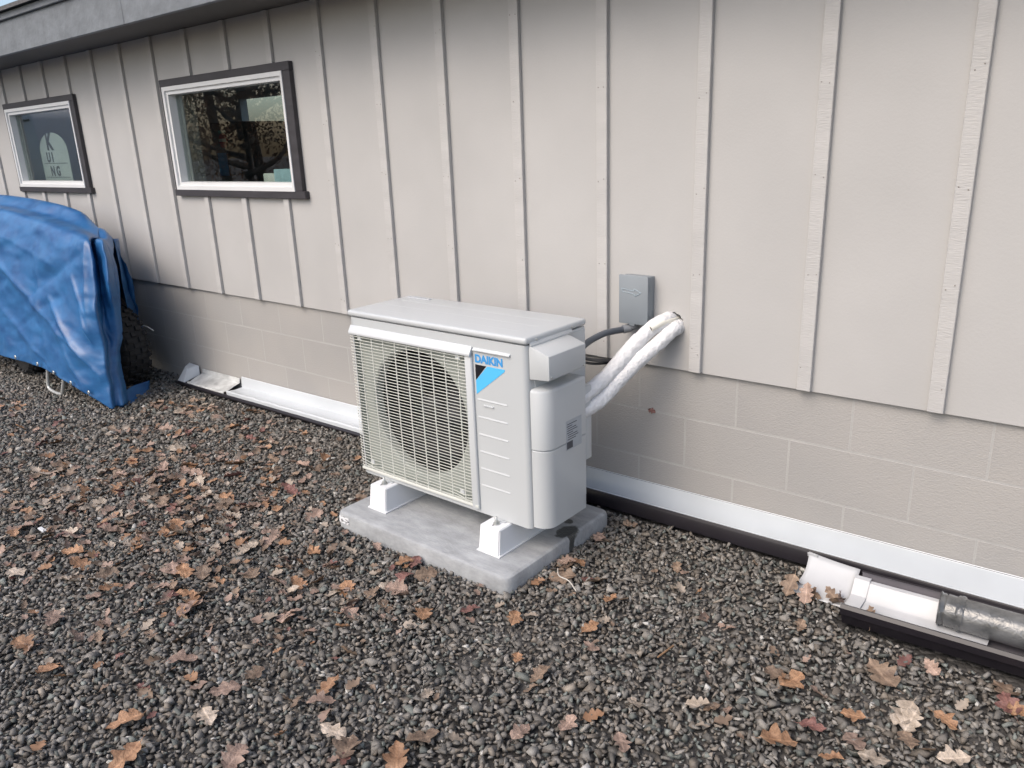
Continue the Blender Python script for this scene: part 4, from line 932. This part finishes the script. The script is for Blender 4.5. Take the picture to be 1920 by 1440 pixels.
# the ones that stand out in the foreground, where they lie
big = [(-2.192, -1.422, .12, 2), (-2.15, -1.40, .09, 0), (-1.898, -1.512, .11, 2), (-1.93, -1.49, .09, 0), (-2.231, -1.825, .09, 2), (-1.216, -1.085, .085, 0), (-.966, -.926, .075, 0), (-.776, -.66, .07, 0), (-.741, -.835, .075, 2), (-.831, -1.079, .055, 0), (-.727, -1.099, .085, 1), (-.682, -.909, .06, 2),
 (-.949, -1.619, .10, 1), (-.822, -1.48, .095, 1), (-.63, -1.315, .07, 2), (-.158, -.722, .095, 0), (-.20, -.715, .08, 1), (.036, -.553, .12, 1), (.121, -.674, .10, 3), (.14, -.70, .08, 3), (.022, -.759, .065, 0), (.323, -.489, .08, 4), (.345, -.495, .065, 0), (-.103, -.956, .10, 2), (.027, -.936, .06, 0), (-.313, -.954, .075, 3), (-.28, -.94, .05, 1),
 (-1.514, -1.911, .10, 2), (-1.385, -1.972, .10, 0), (-1.944, -1.951, .09, 2), (-2.663, -1.58, .09, 0), (-1.147, -1.551, .085, 2), (-.818, -1.567, .10, 0), (-1.184, -1.496, .085, 0), (-1.116, -.977, .07, 4), (-.695, -.356, .06, 1), (-.999, -.176, .07, 1), (-1.04, -.33, .07, 2), (-1.038, -.55, .075, 2), (-1.00, -.53, .075, 0), (-.228, -.452, .06, 1),
 (.206, -.642, .07, 0), (-1.153, -1.811, .09, 2), (.134, -.44, .06, 2), (.309, -.43, .09, 1), (-2.678, -1.784, .085, 3), (-.405, -1.19, .07, 2), (-2.31, -.891, .08, 2), (-1.866, -1.029, .08, 0), (-1.519, -.884, .08, 0), (-1.49, -.86, .07, 4), (-1.436, -.961, .085, 4), (-1.569, -1.139, .08, 2), (-1.451, -1.097, .08, 1),
 (-3.6, -.18, .10, 0), (-4.016, -.369, .10, 0), (-4.12, -.26, .09, 1), (.15, -.769, .07, 1), (.255, -.767, .08, 3), (-1.354, -1.768, .08, 3), (-1.406, -1.585, .075, 1), (-.45, -1.05, .06, 3), (-.55, -1.22, .07, 2), (-.93, -1.35, .05, 3), (-1.02, -1.60, .09, 3), (-.70, -1.62, .09, 3), (.05, -.85, .08, 2), (-.05, -.86, .07, 4), (.10, -.88, .075, 3)]
for x, y, s, k in big: leaf(x, y, s*.96, 0 if (k == 2 and random.random() < .45) else k, dz=.004, tilt=.16)
clus = [(-2.99, -.93, .42, .22, 46), (-2.75, -1.31, .40, .22, 30), (-3.71, -1.25, .45, .22, 24), (-2.75, -.71, .35, .16, 22), (-2.36, -1.16, .30, .20, 24), (-1.66, -1.10, .22, .14, 14), (-3.83, -.42, .32, .14, 22), (-5.3, -.95, .45, .10, 12), (-2.25, -1.60, .35, .2, 16), (-1.65, -1.30, .20, .14, 12), (-1.0, -.55, .16, .16, 10), (-.35, -.55, .3, .15, 8), (-1.5, -1.8, .35, .2, 10), (-.6, -1.2, .45, .25, 12), (-.85, -.40, .2, .12, 6), (-4.6, -1.05, .4, .2, 16)]
for cx, cy, sx, sy, n in clus:
    for _ in range(n):
        if len(placed) >= 296: break
        for _t in range(20):
            x, y = random.gauss(cx, sx), random.gauss(cy, sy)
            if y < -.15 and not (-2.02 < x < -1.05 and -.86 < y < -.16) and not (x > -.2 and y > -.43) and not (x < -4.35 and y > -.76): break
        leaf(x, y, random.uniform(.045, .10), tilt=.28)
# a drift of brown leaves caught at the white gutter end
for k in range(9):
    leaf(-.225+random.gauss(0, .055), -.292+random.gauss(0, .022), random.uniform(.055, .085), 1 if k % 3 else 2, dz=random.uniform(.012, .045), tilt=.6)
# the small litter too fine to count
cw = np.array([6, 5, 5, 4, 3.5, 1.2, 3, 1.5, 2, 1, .8, .5, .6, .5, .4, 2.5]); cw = cw/cw.sum()
def litter(n=1250):
    V, F, K = [], [], []
    tv = [(np.array([v.co[:] for v in me.vertices]), [list(p.vertices) for p in me.polygons]) for me in LM[:6]]
    for i in range(n):
        c = clus[int(rng.choice(len(clus), p=cw))]; x, y = rng.normal(c[0], c[2]*1.5), rng.normal(c[1], c[3]*1.5)
        if y > -.14 or (-2.0 < x < -1.07 and -.84 < y < -.17) or (x > -.2 and y > -.42) or (x < -4.35 and y > -.74): continue
        v, f = tv[int(rng.integers(0, 6))]; s = rng.uniform(.018, .060); a, t1, t2 = rng.uniform(0, 6.28), rng.normal(0, .35), rng.normal(0, .35)
        Rm = np.array((Matrix.Rotation(a, 3, 'Z') @ Matrix.Rotation(t1, 3, 'X') @ Matrix.Rotation(t2, 3, 'Y')))
        o = sum(len(q) for q in V); V.append(v@Rm.T*s+np.array([x, y, gz(x)+.008])); F += [[o+j for j in p] for p in f]; K += [int(rng.choice(5, p=[.17, .37, .26, .16, .04]))]*len(f)
    me = pd("leaf_litter", np.concatenate(V), F)
    for a in LK: me.materials.append(a[1])
    me.polygons.foreach_set('material_index', K)
    o = obj("leaf_litter", me, None, None, True); tag(o, "scattered small leaf scraps lying among the gravel stones", "leaf litter", kind='stuff')
litter()
# odds and ends
m_twig = mat("twig", (.22, .13, .07), .8, .2, 30)
tag(tube("twig", [(-.497, -.845, .012), (-.491, -.81, .014), (-.487, -.77, .012)], .0028, m_twig, None, 6, 4), "short straight brown twig lying on the gravel", "twig")
tag(box("white_scrap", -3.02, -2.965, -1.582, -1.565, gz(-3)+.006, gz(-3)+.014, m_vinyl, None, .002, 1), "small white plastic scrap lying on the leafy gravel", "scrap")
tag(tube("dry_stem", [(-1.02, -.62, .012), (-.985, -.66, .016), (-.94, -.665, .014), (-.885, -.70, .012)], .0022, mat("dry_stem", (.5, .47, .42), .7), None, 6, 5), "thin pale dry stem lying beside the concrete pad", "stem")
lw_ = leaf(-1.026, .030, .032, 4); lw_.location.z = .408; lw_.rotation_euler = (1.4, .3, .4); lw_['label'] = "tiny dark red leaf stuck on the block wall joint"

for (x, y, z) in ((-6.02, -.712, .115), (-5.62, -.715, .135), (-5.23, -.715, .145), (-4.98, -.715, .125), (-4.76, -.705, .09), (-4.60, -.672, .045)):
    obj("eyelet", lathe_me("eyelet", [(.006, -.002), (.009, -.004), (.013, -.003), (.014, .002)], (x, y-.012, z), 'Y', 16), m_screw, tp, True)
